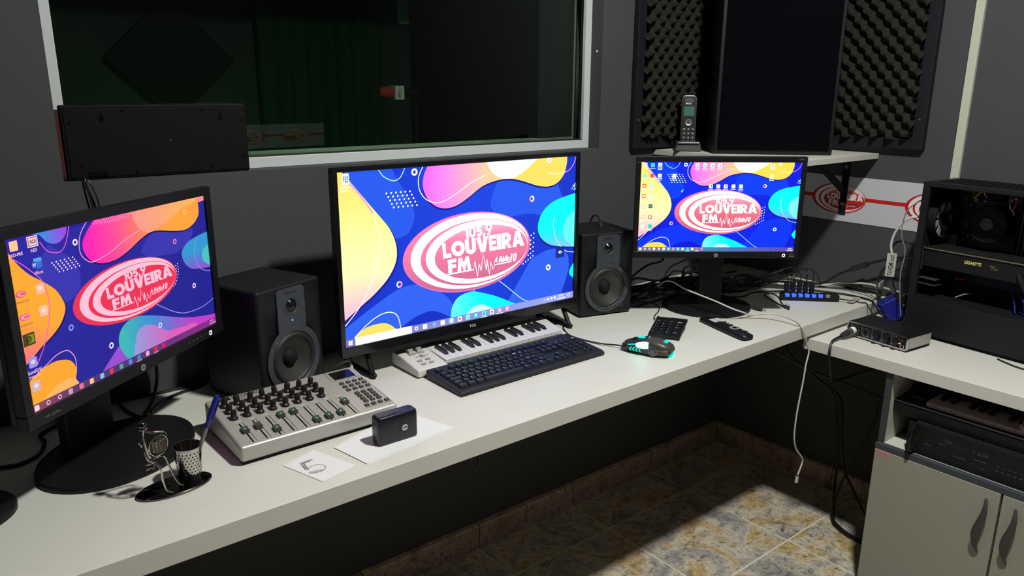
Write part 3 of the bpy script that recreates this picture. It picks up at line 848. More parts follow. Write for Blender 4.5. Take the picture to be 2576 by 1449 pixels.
def make_art_right():
    a = Art(1600, 900, 0.447 / 1600)
    common_wallpaper(a, PAL_R)
    draw_logo(a, PAL_R, 6)
    a.rect(0, 857, 1600, 900, lambda x, y: mixc(mixc((120, 98, 120), (60, 130, 165), x / 700), (88, 70, 175), (x - 700) / 800), 14, grad=(1, 0))
    tb = [(30, (255, 255, 255)), (78, 0), (124, 0), (170, (235, 225, 240)), (220, (235, 180, 225)), (268, (250, 250, 250)), (318, (150, 225, 240)), (366, (240, 140, 200)), (414, (120, 250, 230)), (462, (200, 240, 255)), (512, (70, 205, 240)), (560, (255, 255, 255)), (608, (240, 90, 130)), (656, (245, 110, 190))]
    for x, c in tb:
        if not c: a.ring(x, 876, 11, 6, (255, 255, 255), 15, 12)
        else: a.rect(x - 13, 864, x + 13, 890, c, 15, 6)
    for x in (512, 608): a.rect(x - 22, 894, x + 22, 899, (255, 255, 255), 15)
    a.text('07:47', 1543, 864, 1576, 877, (255, 255, 255), 15, 0.02)
    a.text('21/02/2026', 1528, 882, 1588, 895, (255, 255, 255), 15, 0.02)
    W_ = (255, 255, 255)
    ic = [(40, 28, (255, 255, 250), 2, 1), (114, 32, (40, 170, 245), 0, 1), (187, 28, W_, 1, 2), (40, 134, (140, 225, 225), 0, 2), (114, 134, (225, 80, 120), 0, 2), (188, 134, W_, 0, 2), (40, 236, (225, 110, 30), 3, 2), (112, 236, (235, 245, 225), 2, 2), (38, 339, (215, 130, 90), 3, 1), (112, 336, (255, 253, 235), 2, 1), (39, 447, (245, 200, 170), 3, 2), (112, 440, (40, 40, 45), 2, 1), (39, 551, (245, 190, 170), 3, 2), (113, 551, (205, 110, 120), 3, 2), (40, 642, (255, 235, 225), 0, 1), (117, 643, (20, 205, 205), 0, 2), (333, 134, W_, 0, 2), (557, 32, W_, 1, 2), (632, 32, W_, 1, 2), (707, 32, W_, 1, 2), (781, 32, W_, 1, 2), (705, 239, W_, 0, 2), (779, 239, W_, 0, 1), (854, 239, W_, 0, 1), (931, 239, W_, 0, 1), (1006, 239, W_, 0, 2), (1309, 36, (255, 255, 235), 0, 1), (1308, 134, (255, 252, 205), 0, 2)]
    for x, y, c, k, l in ic:
        icon(a, x, y, c, l, (250, 248, 240), 19 if y > 100 else 20, k, 14)
    for x, y in ((705, 239), (854, 239)): a.poly([(x - 2, y - 10), (x + 12, y - 12), (x + 2, y + 14)], (25, 25, 30), 15)
    a.rect(1306, 22, 1312, 48, (40, 40, 45), 15)
    for i in range(3):
        for j in range(3): a.rect(98 + 12 * i, 15 + 12 * j, 107 + 12 * i, 24 + 12 * j, (120, 230, 250), 15)
    a.rect(412, 286, 424, 298, W_, 14); a.ring(426, 278, 9, 4, (90, 230, 255), 14, 10)
    return a
def make_art_left():
    P = PAL_L
    a = Art(1600, 900, 0.456 / 1600)
    a.poly([(0, 0), (1600, 0), (1600, 900), (0, 900)], lambda x, y: mixc(P['blue1'], P['blue2'], (x + y) / 1800), 0, grad=(1, 1), steps=12)
    a.poly(cr([(260, 70), (400, 180), (440, 260), (430, 340), (370, 390), (300, 400)]) + [(150, 200)], P['blue3'], 1)
    a.poly(cr([(930, 260), (990, 190), (1120, 150), (1300, 180), (1450, 200), (1400, 280), (1250, 330)]) + [(1000, 300)], P['blue3'], 1)
    yel = cr([(0, 38), (38, 101), (78, 156), (127, 205), (196, 255), (266, 317), (304, 388), (306, 438), (266, 497), (203, 542), (124, 580), (67, 613), (0, 650)])
    a.poly([(x + 8, y + 8) for x, y in yel], P['edge'], 2)
    a.poly(yel, lambda x, y: mixc((255, 166, 48), (250, 112, 128), (y - 400 - x * .4) / 210), 3, grad=(0, 1), steps=14)
    top = cr([(591, 0), (538, 48), (494, 100), (488, 148), (513, 199), (564, 234), (636, 254), (731, 251), (836, 221), (930, 181), (1025, 152), (1116, 154), (1255, 182), (1374, 195), (1463, 172), (1520, 129), (1534, 84), (1529, 29), (1513, 0)])
    a.poly([(x, y + 9) for x, y in top], P['edge'], 2)
    a.poly(top, lambda x, y: mixc(mixc((250, 24, 186), (252, 96, 132), (x - 490) / 350), (255, 160, 58), (x - 800) / 350), 3, grad=(1, .2), steps=18)
    a.poly(cr([(889, 0), (906, 50), (930, 96), (967, 128), (1025, 149), (1120, 133), (1274, 85), (1383, 46), (1491, 30), (1513, 0)]), lambda x, y: mixc((255, 150, 140), (255, 176, 96), (x - 900) / 500), 4, grad=(1, 0))
    a.poly([(1513, 0), (1600, 0), (1600, 34), (1528, 40)], (250, 140, 140), 3)
    for i in range(15):
        x = 590 + i * 20
        a.line([(x + 26, 0), (x - 8, 26 + 10 * math.sin(i * .22))], 6, (250, 130, 190), 5, 1)
    a.poly(cr([(150, 0), (211, 14), (227, 27), (252, 56), (287, 74), (325, 77), (362, 61), (387, 34), (398, 0)]), lambda x, y: mixc((50, 150, 220), (160, 70, 225), (x - 210) / 170), 3, grad=(1, 0))
    cy = cr([(1600, 249), (1500, 258), (1389, 279), (1324, 318), (1311, 355), (1327, 406), (1376, 452), (1436, 474), (1600, 497)])
    a.poly(cy, lambda x, y: mixc((48, 150, 205), (140, 84, 205), (y - 360) / 120), 3, grad=(0, 1))
    a.poly(cr([(1600, 339), (1548, 354), (1521, 390), (1531, 441), (1600, 485)]), (70, 190, 190), 4)
    bot = cr([(1600, 837), (1395, 798), (1242, 757), (1010, 676), (871, 636), (777, 628), (704, 654), (666, 697), (657, 743), (668, 785), (714, 860)]) + [(1600, 860)]
    a.poly(bot, lambda x, y: mixc(mixc((60, 180, 180), (60, 140, 205), (x - 700) / 250), (190, 60, 200), (x - 950) / 400), 3, grad=(1, 0), steps=18)
    a.poly(cr([(760, 862), (811, 734), (848, 708), (912, 704), (980, 732), (1038, 772), (1128, 815), (1226, 835), (1314, 822), (1366, 832), (1396, 848), (1380, 862)]), lambda x, y: mixc((150, 150, 215), (222, 90, 180), (x - 800) / 350), 4, grad=(1, 0))
    a.poly([(654, 755), (501, 862), (720, 862)], (150, 76, 205), 2)
    a.poly(cr([(0, 738), (78, 704), (146, 687), (211, 687), (275, 706), (310, 740), (322, 785), (309, 827), (328, 862)]) + [(0, 862)], (255, 164, 44), 3)
    a.poly(cr([(80, 862), (156, 821), (227, 805), (294, 815), (329, 862)]), (255, 180, 96), 4)
    for q, c in (([(539, 0), (486, 54), (463, 115), (468, 172), (509, 215), (558, 227), (678, 203), (808, 156), (942, 123)], 'lline'), ([(210, 49), (243, 98), (283, 120), (334, 124), (376, 86), (414, 0)], 'pline'), ([(1015, 604), (1109, 662), (1200, 710), (1298, 740), (1461, 748), (1598, 723)], 'cline'), ([(1480, 277), (1447, 339), (1444, 407), (1472, 462), (1520, 501), (1596, 524)], 'cline'), ([(23, 92), (82, 137), (141, 193), (190, 253), (209, 338), (205, 418), (150, 560), (80, 660)], 'pline'), ([(64, 710), (134, 682), (205, 654), (273, 652), (309, 682), (325, 722), (320, 779)], 'lline')):
        a.line(q, 5, P[c], 5)
    for i in range(5):
        for j in range(6):
            a.ellipse(267 + 28 * j + 9.5 * i, 171 + 14 * i, 5, 4.4, (250, 225, 240), 5, 10)
    for i in range(8):
        for j in range(2): a.ellipse(1262 - 6 * i - 20 * j + (i - 3) * (4 - i) * 1.5 + 12, 398 + 18 * i + 8 * j, 4.5, 4, (230, 215, 240), 5, 8)
    for x, y, c in ((438, 96, (250, 225, 245)), (1384, 83, (255, 190, 120)), (1253, 251, (235, 120, 170)), (1402, 581, (250, 220, 245)), (327, 541, (130, 140, 240)), (595, 733, (250, 220, 245)), (1025, 744, (235, 200, 240))):
        a.ring(x, y, 18, 9, c, 5)
    draw_logo(a, PAL_L, 6, lambda x, y: (x, 452 + (y - 497) * 0.777), glow=False)
    a.rect(0, 857, 1600, 900, lambda x, y: mixc(mixc((140, 72, 88), (74, 52, 112), x / 420), (128, 44, 132), (x - 700) / 700), 14, grad=(1, 0))
    tb = [(30, (255, 205, 220)), (104, 0), (180, 0), (256, (215, 150, 180)), (334, (235, 110, 140)), (410, (250, 190, 140)), (490, (130, 190, 225)), (565, (235, 50, 80)), (645, (70, 170, 120)), (723, (90, 130, 220)), (799, (50, 140, 170)), (876, (230, 170, 200)), (953, (235, 30, 70)), (1028, (225, 20, 70))]
    for x, c in tb:
        if not c: a.ring(x, 879, 13, 8, (250, 190, 210), 15, 14)
        else: a.rect(x - 15, 864, x + 15, 894, c, 15, 6)
    a.rect(932, 896, 976, 899.5, (250, 190, 210), 15); a.rect(776, 896, 822, 899.5, (250, 190, 210), 15)
    a.text('07:47', 1530, 864, 1572, 877, (240, 170, 225), 15, 0.02); a.text('21/02/2026', 1518, 882, 1590, 895, (240, 170, 225), 15, 0.02)
    PK = (255, 205, 215)
    a.rect(26, 14, 74, 64, (255, 200, 150), 14, 4); a.text('LIXO-PR\u00c9', 8, 72, 96, 92, PK, 14, 0.02)
    a.rect(130, 10, 196, 66, (255, 205, 215), 14, 3); a.rect(136, 16, 190, 60, (60, 40, 70), 15, 2); a.rect(139, 19, 187, 57, (255, 205, 215), 16, 2)
    a.text('NDI', 146, 28, 182, 48, (60, 30, 60), 17, 0.02); a.text('NDI', 146, 74, 182, 92, PK, 14, 0.01)
    a.rect(150, 124, 200, 176, (50, 110, 215), 14, 4); a.rect(150, 124, 200, 144, (90, 160, 230), 15, 3); a.rect(136, 140, 166, 174, (35, 75, 190), 16, 2); a.text('W', 140, 147, 162, 167, (255, 225, 240), 17, 0.02); a.text('Word', 146, 190, 198, 208, PK, 14, 0.01)
    for x, y, c in ((47, 280, (230, 90, 110)), (47, 399, (240, 100, 130)), (165, 283, (255, 185, 150)), (165, 400, (255, 190, 160)), (51, 516, (130, 140, 30)), (52, 640, (150, 150, 225)), (48, 767, (205, 180, 190))):
        if c[0] == 230 or c[0] == 240:
            a.ellipse(x, y, 34, 17, c, 14, 20); a.ellipse(x + 5, y, 24, 11, (255, 200, 190), 15, 20); a.ellipse(x + 8, y, 20, 8, c, 16, 20)
            a.text('VINHETAS', x - 42, y + 34, x + 42, y + 46, (150, 60, 60), 14)
        elif c[1] == 140:
            a.rect(x - 36, y - 32, x + 36, y + 32, (70, 62, 20), 14, 2); a.rect(x - 8, y - 22, x + 30, y + 22, c, 15); a.ring(x - 2, y, 17, 11, (40, 36, 12), 16, 14); a.ring(x - 2, y, 8, 4, (40, 36, 12), 16, 10)
        else:
            a.rect(x - 26, y - 28, x + 26, y + 26, c, 14, 10); a.ellipse(x, y - 4, 14, 12, mixc(c, (255, 235, 240), .6), 15, 12)
    a.text('SoundGrid', 8, 676, 96, 696, PK, 14, 0.01); a.text('Driver C...', 8, 702, 92, 720, PK, 14, 0.01)
    return a

# ================================================================ DESKS, SHELF, WALL PIECES
dk = thing('desk', 'long white laminate desk under the window carrying the television', 'desk', (0, 0, 0))
MB().box(-0.9, 1.084, D - .038, 1.932, W - .002, D).obj('desk_top', 'laminate', dk, bev=.0012)
MB().box(1.9335, 1.084, D - .038, XR - .002, W - .002, D).obj('corner_top', 'laminate', dk, bev=.0012)
MB().prism([(W - .002, D - .0385), (W - .36, D - .0385), (W - .36, D - .055), (W - .04, D - .30), (W - .002, D - .30)], -.612, -.588, 'yz').obj('wall_bracket', 'black_matte', dk)
sc_ = Art(4, 4, 1.0, 0.0)
for q in ([(1.459, 1.409), (1.481, 1.405), (1.421, 1.305)], [(1.481, 1.405), (1.551, 1.369)], [(1.628, 1.274), (1.598, 1.217), (1.570, 1.173)], [(1.570, 1.173), (1.631, 1.158), (1.687, 1.136)], [(1.600, 1.268), (1.628, 1.274)]):
    sc_.line([(x + .002, 4 - y) for x, y in q], .0012, (196, 197, 188), 0, 1)
for x, y in ((1.16, 1.13), (.62, 1.10), (.30, 1.16), (.95, 1.19), (1.66, 1.33)):
    sc_.ellipse(x, 4 - y, .0012, .0009, (120, 120, 112), 0, 8)
sc_.obj('scuff_marks', 'print', dk, (2, 2, D + .0001), FLAT)['kind'] = 'stuff'
rd = thing('desk', 'lower white laminate desk on the right carrying the open computer', 'desk', (0, 0, 0))
MB().box(1.985, -0.35, D2 - .034, XR - .002, 1.106, D2).obj('desk_top', 'laminate', rd, bev=.0012)

sh = thing('wall_shelf', 'small white corner shelf holding the big black speaker and cordless phone', 'shelf')
SZ = 1.1955
MB().box(1.972, 1.178, SZ - .017, XR - .001, W - .001, SZ).obj('board', 'shelf_white', sh, bev=.001)
def shelf_bracket(ax):
    m = MB()
    if ax == 'r':      # on the right wall
        m.box(XR - .004, 1.266, .985, XR - .001, 1.290, SZ - .017)
        m.box(XR - .25, 1.266, SZ - .0205, XR - .001, 1.290, SZ - .0172)
        b = m.obj('bracket', 'black_matte', sh)
        MB().prism([(XR - .22, SZ - .018), (XR - .19, SZ - .018), (XR - .004, 1.075), (XR - .004, 1.052)], 1.272, 1.284, 'xz').obj('brace', 'black_matte', b)
        for z in (1.145, 1.022):
            MB().lathe([(.007, 0), (.006, -.004), (1e-6, -.005)], 12, 'x', (XR - .004, 1.278, z)).obj('screw_head', 'bolt_steel', b)
    else:
        m.box(2.10, W - .004, .985, 2.124, W - .001, SZ - .017)
        m.box(2.10, W - .25, SZ - .0205, 2.124, W - .001, SZ - .0172)
        b = m.obj('bracket', 'black_matte', sh)
        MB().prism([(W - .22, SZ - .018), (W - .19, SZ - .018), (W - .004, 1.075), (W - .004, 1.052)], 2.106, 2.118, 'yz').obj('brace', 'black_matte', b)
shelf_bracket('r'); shelf_bracket('w')

# egg-crate foam panels in black frames
def foam_panel(label, axis, a0, a1, z0, z1):
    t = thing('foam_panel', label, 'acoustic panel')
    def B(p0, p1, q0, q1, d0, d1):
        if axis == 'w': return MB().box(p0, W - d1, q0, p1, W - d0, q1)
        return MB().box(XR - d1, p0, q0, XR - d0, p1, q1)
    fw_ = .036
    for p0, p1, q0, q1 in ((a0, a0 + fw_, z0, z1), (a1 - fw_, a1, z0, z1), (a0 + fw_, a1 - fw_, z0, z0 + fw_), (a0 + fw_, a1 - fw_, z1 - fw_, z1)):
        B(p0, p1, q0, q1, .001, .022).obj('frame_bar', 'frame_black', t, bev=.002)
    n, m_ = 110, 170
    vs_, fs = [], []
    for j in range(m_ + 1):
        for i in range(n + 1):
            u = a0 + fw_ * .85 + (a1 - a0 - 1.7 * fw_) * i / n
            v = z0 + fw_ * .95 + .006 * math.sin(i * .41) * (j < 2) + (z1 - z0 - 1.8 * fw_) * j / m_
            c_ = math.cos(2 * PI * u / .0475) * math.cos(2 * PI * v / .0500)
            h = .034 + .018 * (c_ if c_ > 0 else -abs(c_) ** .8)
            vs_.append((u, W - h, v) if axis == 'w' else (XR - h, u, v))
    for j in range(m_):
        for i in range(n):
            k = j * (n + 1) + i
            fs.append((k, k + 1, k + n + 2, k + n + 1))
    b = MB(); b.add(vs_, fs)
    b.obj('foam_sheet', 'foam', t, ang=180)
    B(a0 + fw_ * .6, a1 - fw_ * .6, z0 + fw_ * .6, z1 - fw_ * .6, .001, .012).obj('back_board', 'frame_black', t)
    for q in (z0 + .09, z1 - .09):
        for p in (a0 + .018, a1 - .018):
            c = (p, W - .022, q) if axis == 'w' else (XR - .022, p, q)
            MB().ball(c, .0032, 8, 6).obj('screw_head', 'bolt_steel', t)
foam_panel('egg-crate foam panel in black frame on the window wall, behind the phone', 'w', 1.851, 2.445, 1.203, 2.10)
foam_panel('egg-crate foam panel in black frame on the right wall, beside the pale cable raceway', 'r', 1.040, 1.640, 1.214, 2.11)

rc = thing('cable_raceway', 'pale vertical cable raceway running up the right wall', 'raceway')
MB().box(XR - .014, .929, .70, XR - .0005, .953, ZC).obj('cover', 'raceway', rc, bev=.0015)

# printed strip with station emblems
PAL_STRIP = dict(red=(198, 34, 30), red2=(150, 20, 20), white=(236, 236, 240), rim=(120, 16, 18), shine=(235, 120, 115))
draw_logo(draw_logo_later[0], PAL_STRIP, 1, lambda u, v: (u, 450 + (v - 497)), glow=False)
draw_logo_later[0].obj('cube_emblem', 'print', draw_logo_later[1], (.022, -.0262, 0), (0, PI / 2, 0))
def strip(parent_name, label, length, centers, loc, rotz):
    t = thing(parent_name, label, 'wall strip', loc, rotz)
    H_ = .150
    MB().box(-length / 2, -.0015, -H_ / 2, length / 2, -.0002, H_ / 2).obj('vinyl_band', 'vinyl', t)
    for i, x in enumerate([None] + centers):
        if i == 0:
            a = Art(length, .012, 1.0)
            a.poly([(0, 0), (length, 0), (length, .012), (0, .012)], (200, 36, 30), 0)
            a.obj('red_line', 'print', t, (0, -.0018, .004)); continue
        a = Art(1600, 900, .188 / 882, .00006)
        draw_logo(a, PAL_STRIP, 1, lambda u, v: (u, 497 + (v - 497) * 1.03 - 47))
        a.obj('emblem', 'print', t, (x, -.0020, 0))
strip('wall_strip', 'white printed strip with red oval emblems along the right wall', 1.42, [-.4445, -.13, .185, .50], (XR - .0003, .79 + .06, 1.038), -PI / 2)
strip('wall_strip', 'white printed strip with red oval emblems on the wall behind the camera', 2.6, [-1.1 + .31 * i for i in range(8)], (1.0, YB + .0003, 1.075), PI)

# ================================================================ LOUDSPEAKERS
ts = thing('loudspeaker', 'tall black loudspeaker with cloth grille standing on the corner shelf', 'speaker', (2.112, 1.348, SZ + .0005), R(-45.6))
# local: X along the front, -Y to the viewer
MB().box(-.178, 0, 0, .178, .235, .80).obj('enclosure', 'black_vinyl', ts, bev=.004)
MB().box(-.166, -.006, .014, .166, -.0005, .786).obj('grille', 'cloth_black', ts, bev=.003)

def studio_speaker(label, loc, rotz, led):
    t = thing('studio_monitor', label, 'speaker', loc, rotz)
    w, h, d = .176, .250, .178
    enc = MB().box(-w / 2, .0, .004, w / 2, d, h).obj('enclosure', 'black_vinyl', t, bev=.007, seg=3)
    well = MB().cyl((0, -.02, .0855), .0575, .055, 'y', 48).obj('well', 'black_vinyl', t)
    bo_ = enc.modifiers.new('well', 'BOOLEAN'); bo_.object = well; bo_.operation = 'DIFFERENCE'
    bpy.context.view_layer.update()
    em = bpy.data.meshes.new_from_object(enc.evaluated_get(bpy.context.evaluated_depsgraph_get()))
    enc.modifiers.clear(); enc.data = em
    bpy.data.objects.remove(well)
    for x in (-.06, .06):
        for y in (.03, .15): MB().cyl((x, y, 0), .009, .0045).obj('foot', 'rubber', t)
    cz, ro, ri = .0855, .0735, .0585
    xt = .0385
    a = math.acos(xt / ro)
    arc = ell(0, cz, ro, ro, 20, a, PI - a)
    tab = arc + [(-xt, .236), (-xt + .006, .243), (xt - .006, .243), (xt, .236)]
    pl = MB().prism(tab, -.0035, 0, 'xz')
    pl.lathe([(ri, -.0012), (ri + .002, -.0035), (ro, -.0035), (ro, 0), (ri, 0), (ri, -.0012)], 48, 'y', (0, 0, cz), False)
    plate = pl.obj('baffle_plate', 'baffle_grey', t, bev=.0006, seg=1)
    tz = .2045
    tw = MB().lathe([(.0195, -.0042), (.018, -.0048), (.0150, -.0030), (.0142, -.0026)], 28, 'y', (0, 0, tz), False).obj('tweeter_rim', 'baffle_grey', t)
    MB().lathe([(.0145, -.0036), (.0125, -.0052), (.008, -.0095), (.004, -.0112), (1e-6, -.0116)], 24, 'y', (0, 0, tz)).obj('tweeter_dome', 'black_gloss', t)
    wf = MB().lathe([(.0585, -.0018), (.0565, -.0040), (.0525, -.0055), (.0490, -.0042), (.0470, -.0010)], 48, 'y', (0, 0, cz), False).obj('woofer_surround', 'rubber', t)
    MB().lathe([(.0475, -.0008), (.038, .0045), (.026, .010), (.0195, .013)], 48, 'y', (0, 0, cz), False).obj('woofer_cone', 'cone', t)
    MB().lathe([(.0200, .0128), (.0185, .0085), (.0145, .0035), (.008, .0005), (1e-6, -.0005)], 32, 'y', (0, 0, cz)).obj('dust_cap', 'black_matte', t)
    MB().cyl((0, .030, cz), .048, .004, 'y', 32).obj('woofer_basket', 'black_matte', t)
    sc = MB().lathe([(.0030, -.0036), (.0028, -.0046), (.0014, -.0046), (.0012, -.0040), (1e-6, -.0040)], 12, 'y').mesh('screw', 'pc_metal')
    for x, z in ((-.0335, .200), (.0335, .200), (-.047, .1325), (.047, .1325), (-.0545, .046), (.0545, .046)):
        inst('screw', sc, t, (x, 0, z))
    MB().cyl((0, -.0046, .172), .0015, .0012, 'y', 10).obj('power_light', 'led_blue' if led else 'grey_print', t)
    lettering('model_lettering', 'BX5a', .0062, 'print', t, (0, -.0038, .233), (0, 0, 0), (28, 30, 36), 0.02, width=.030)
    if True:
        txt = 'M-AUDIO'
        a_ = Art(.2, .2, 1.0, 0.0); a_.clip = (-9, -9, 9, 9)
        for i, ch in enumerate(txt):
            th = R(-90 + (i - 3) * 9.0)
            v, f, asp = text_geo(ch, 0.02)
            cx, cy = .1 + .0660 * math.cos(th), .1 - .0660 * math.sin(th)
            hh = .0058 if ch != '-' else .0012
            ww = .0062 if ch not in '-I' else .0032
            ux, uy = -math.sin(th), math.cos(th)
            out = [(cx + ux * (p - .5) * ww - math.cos(th) * (q - .5) * hh, cy - uy * (p - .5) * ww + math.sin(th) * (q - .5) * hh) for p, q in v]
            a_._put(out, f, (30, 32, 38), 0)
        a_.obj('brand_lettering', 'print', t, (0, -.0038, cz))
    return t
studio_speaker('black studio monitor with lit blue light between the left monitor and the television', (.602, 1.500, D), R(20), True)
studio_speaker('black studio monitor right of the television, jack plug lying on top', (1.568, 1.506, D), R(-15), False)

# ================================================================ TELEVISION
tv = thing('television', 'large black television on the desk showing a blue wallpaper with oval radio emblem', 'television', (1.069, 1.493, 0))
sx, sz0, sz1 = .349, .825, 1.217
def screen_frame(parent, m, sx, z0, z1, side, top, bot, yf, yb, lip=True):
    MB().box(-sx - side, yf, z1, sx + side, yb, z1 + top).obj('bezel_top', m, parent, bev=.0012)
    MB().box(-sx - side, yf, z0 - bot, sx + side, yb, z0).obj('bezel_bottom', m, parent, bev=.0012)
    MB().box(-sx - side, yf, z0, -sx, yb, z1).obj('bezel_side', m, parent, bev=.0008)
    MB().box(sx, yf, z0, sx + side, yb, z1).obj('bezel_side', m, parent, bev=.0008)
screen_frame(tv, 'black_gloss', sx, sz0, sz1, .0115, .0095, .024, -.006, .012)
make_art_tv().obj('screen', 'screen_tv', tv, (0, 0, (sz0 + sz1) / 2), label='lit television screen with blue wallpaper and oval emblem')
MB().box(-sx, .002, sz0, sx, .006, sz1).obj('panel_back', 'black_matte', tv)
bk = MB().box(-.358, .0125, .802, .358, .022, 1.225)
bk.obj('back_cover', 'black_plastic', tv, bev=.003)
MB().frus(-.30, -.0, .30, .24, 0, .045, .02).xf(Matrix.Translation((0, .022, .815)) @ Matrix.Rotation(-PI / 2, 4, 'X') @ Matrix.Translation((0, -.24, 0))).obj('back_housing', 'black_plastic', tv)
MB().box(-.03, -.0075, .8012, .03, -.006, .8035).obj('logo_bar', 'black_gloss', tv)
lettering('brand_lettering', 'TCL', .0075, 'print', tv, (.0, -.0064, .811), (0, 0, 0), (215, 215, 222), 0.03, width=.021)
for x in (-.288, .330):
    f = MB()
    f.tube([(0, .030, .812), (0, -.012, .744)], .0065, 8, 1)
    f.tube([(0, .040, .812), (0, .125, .744)], .0065, 8, 1)
    f.tube([(0, -.012, .7445), (0, .125, .7445)], .0045, 8, 1)
    f.ball((0, -.013, .7465), (.0075, .010, .0065), 10, 8)
    f.ball((0, .125, .7465), (.0075, .010, .0065), 10, 8)
    f.obj('foot', 'black_plastic', tv, loc=(x, 0, .0012))

# ================================================================ DESKTOP MONITORS
def hp_monitor(label, base, rotz, scr, w, h, cz, fwd, art, m, base_rx, base_ry, col_w, txt, hz_side, col_y):
    """base: stand centre on the desk; the screen centre stands 'fwd' in front of it"""
    t = thing('computer_monitor', label, 'monitor', (base[0], base[1], D), rotz)
    z0, z1 = cz - h / 2 - D, cz + h / 2 - D
    sh_ = scr
    g = bpy.data.objects.new('screen_head', None)
    hx = w / 2
    yf = -fwd
    def bx(x0, y0, q0, x1, y1, q1, n, mm='black_plastic', bev=.0015, par=t):
        return MB().box(x0 + sh_, y0 + yf, q0, x1 + sh_, y1 + yf, q1).obj(n, mm, par, bev=bev)
    sd, tp, bt = hz_side
    bx(-hx - sd, -.006, z1, hx + sd, .012, z1 + tp, 'bezel_top')
    bb = bx(-hx - sd, -.007, z0 - bt, hx + sd, .012, z0, 'bezel_bottom')
    bx(-hx - sd, -.006, z0, -hx, .012, z1, 'bezel_side')
    bx(hx, -.006, z0, hx + sd, .012, z1, 'bezel_side')
    bx(-hx, .002, z0, hx, .006, z1, 'panel_back', 'black_matte', 0)
    bx(-hx - sd + .002, .0125, z0 - bt + .002, hx + sd - .002, .026, z1 + tp - .002, 'back_cover', bev=.004)
    bx(-hx * .55, .026, z0 + .02, hx * .55, .050, z1 - .05, 'back_housing', bev=.012)
    art.obj('screen', m, t, (sh_, yf, (z0 + z1) / 2), label='lit monitor screen with blue wallpaper and oval emblem')
    MB().prism(ell(0, 0, .0058, .0058, 20), -.0078 + yf, -.007 + yf, 'xz').xf(Matrix.Translation((sh_, 0, z0 - bt * .55))).obj('logo_disc', 'grey_print', bb)
    lettering('logo_lettering', 'hp', .0065, 'print', bb, (sh_, -.0081 + yf, z0 - bt * .55), (0, 0, 0), (14, 14, 18), 0.015, 0.25, width=.0058)
    r_ = MB(); xl = sh_ + hx - .030
    o_ = rrect(-.0042, -.0045, .0042, .0045, .0018); i_ = rrect(-.0020, -.0024, .0020, .0024, .0009)
    for q in range(len(o_)):
        k = (q + 1) % len(o_)
        r_.add([(o_[q][0], 0, o_[q][1]), (o_[k][0], 0, o_[k][1]), (i_[k][0], 0, i_[k][1]), (i_[q][0], 0, i_[q][1])], [(0, 1, 2, 3)])
    r_.xf(Matrix.Translation((xl, -.0076 + yf, z0 - bt * .55))).obj('power_light', 'led_white', bb)
    for q in range(5): MB().box(xl - .018 - .013 * q, -.0073 + yf, z0 - bt * .5, xl - .014 - .013 * q, -.0069 + yf, z0 - bt * .5 + .0006).obj('button_mark', 'grey_print', bb)
    if txt == 'r':
        lettering('model_lettering', 'V206hz', .0035, 'print', t, (sh_ + hx - .004, -.0064 + yf, z1 + tp * .55), (0, 0, 0), (120, 120, 128), 0, width=.016)
        MB().box(xl + .017, -.0073 + yf, z0 - bt * .72, xl + .030, -.0069 + yf, z0 - bt * .62).obj('energy_mark', 'grey_print', bb)
        MB().tube([(xl + .017, -.0072 + yf, z0 - bt * .5), (xl + .0235, -.0072 + yf, z0 - bt * .28), (xl + .030, -.0072 + yf, z0 - bt * .5)], .0004, 4, 4).obj('energy_mark', 'grey_print', bb)
    else:
        lettering('model_lettering', 'HP L200hx', .0042, 'print', t, (sh_ - hx + .030, -.0074 + yf, z0 - bt * .5), (0, 0, 0), (120, 120, 128), 0, width=.030)
    # stand
    MB().box(-col_w / 2, col_y - .010, .008, col_w / 2, col_y + .012, z0 + .10).obj('stand_column', 'black_plastic', t, bev=.004)
    MB().box(-col_w * .35, yf + .045, z0 + .055, col_w * .35, col_y - .010, z0 + .095).obj('stand_arm', 'black_plastic', t)
    bs = MB()
    prof = [(1.0, 0), (1.0, .006), (.985, .010), (.93, .0125), (.80, .015), (.45, .0185), (1e-6, .020)]
    n = 56
    for r0, z in prof:
        bs.v += [(base_rx * r0 * math.cos(2 * PI * i / n), base_ry * r0 * math.sin(2 * PI * i / n) - .005, z) for i in range(n)]
    for k in range(len(prof) - 1):
        for i in range(n):
            j = (i + 1) % n
            bs.f.append((k * n + i, k * n + j, (k + 1) * n + j, (k + 1) * n + i))
    bs.f.append(tuple(range(n - 1, -1, -1)))
    bs.obj('stand_base', 'black_plastic', t)
    return t
hp_monitor('black monitor at the left end of the desk showing an orange and blue wallpaper', (.231, 1.445), R(38.9), -.0164, .456, .2565, 1.061, .085, make_art_left(), 'screen_left', .150, .118, .112, 'l', (.0155, .0155, .0215), .056)
hp_monitor('black monitor on the right below the corner shelf, cable tangle behind it', (1.885, 1.386), R(-38.0), -.0233, .447, .2515, 1.0703, .1434, make_art_right(), 'screen_right', .133, .127, .070, 'r', (.0130, .0158, .0188), -.030)
# foot of another monitor at the very left
ob = thing('monitor_base', 'rounded black stand foot at the far left edge of the desk', 'stand base', (-.045, 1.352, D))
bs = MB(); n = 48
for r0, z in [(1.0, 0), (1.0, .008), (.97, .012), (.7, .017), (1e-6, .02)]:
    bs.v += [(.110 * r0 * math.cos(2 * PI * i / n), .085 * r0 * math.sin(2 * PI * i / n), z) for i in range(n)]
for k in range(4):
    for i in range(n):
        j = (i + 1) % n
        bs.f.append((k * n + i, k * n + j, (k + 1) * n + j, (k + 1) * n + i))
bs.f.append(tuple(range(n - 1, -1, -1)))
bs.obj('base_plate', 'black_plastic', ob)
MB().box(-.05, .02, .012, .0, .04, .20).obj('stand_column', 'black_plastic', ob, bev=.004)

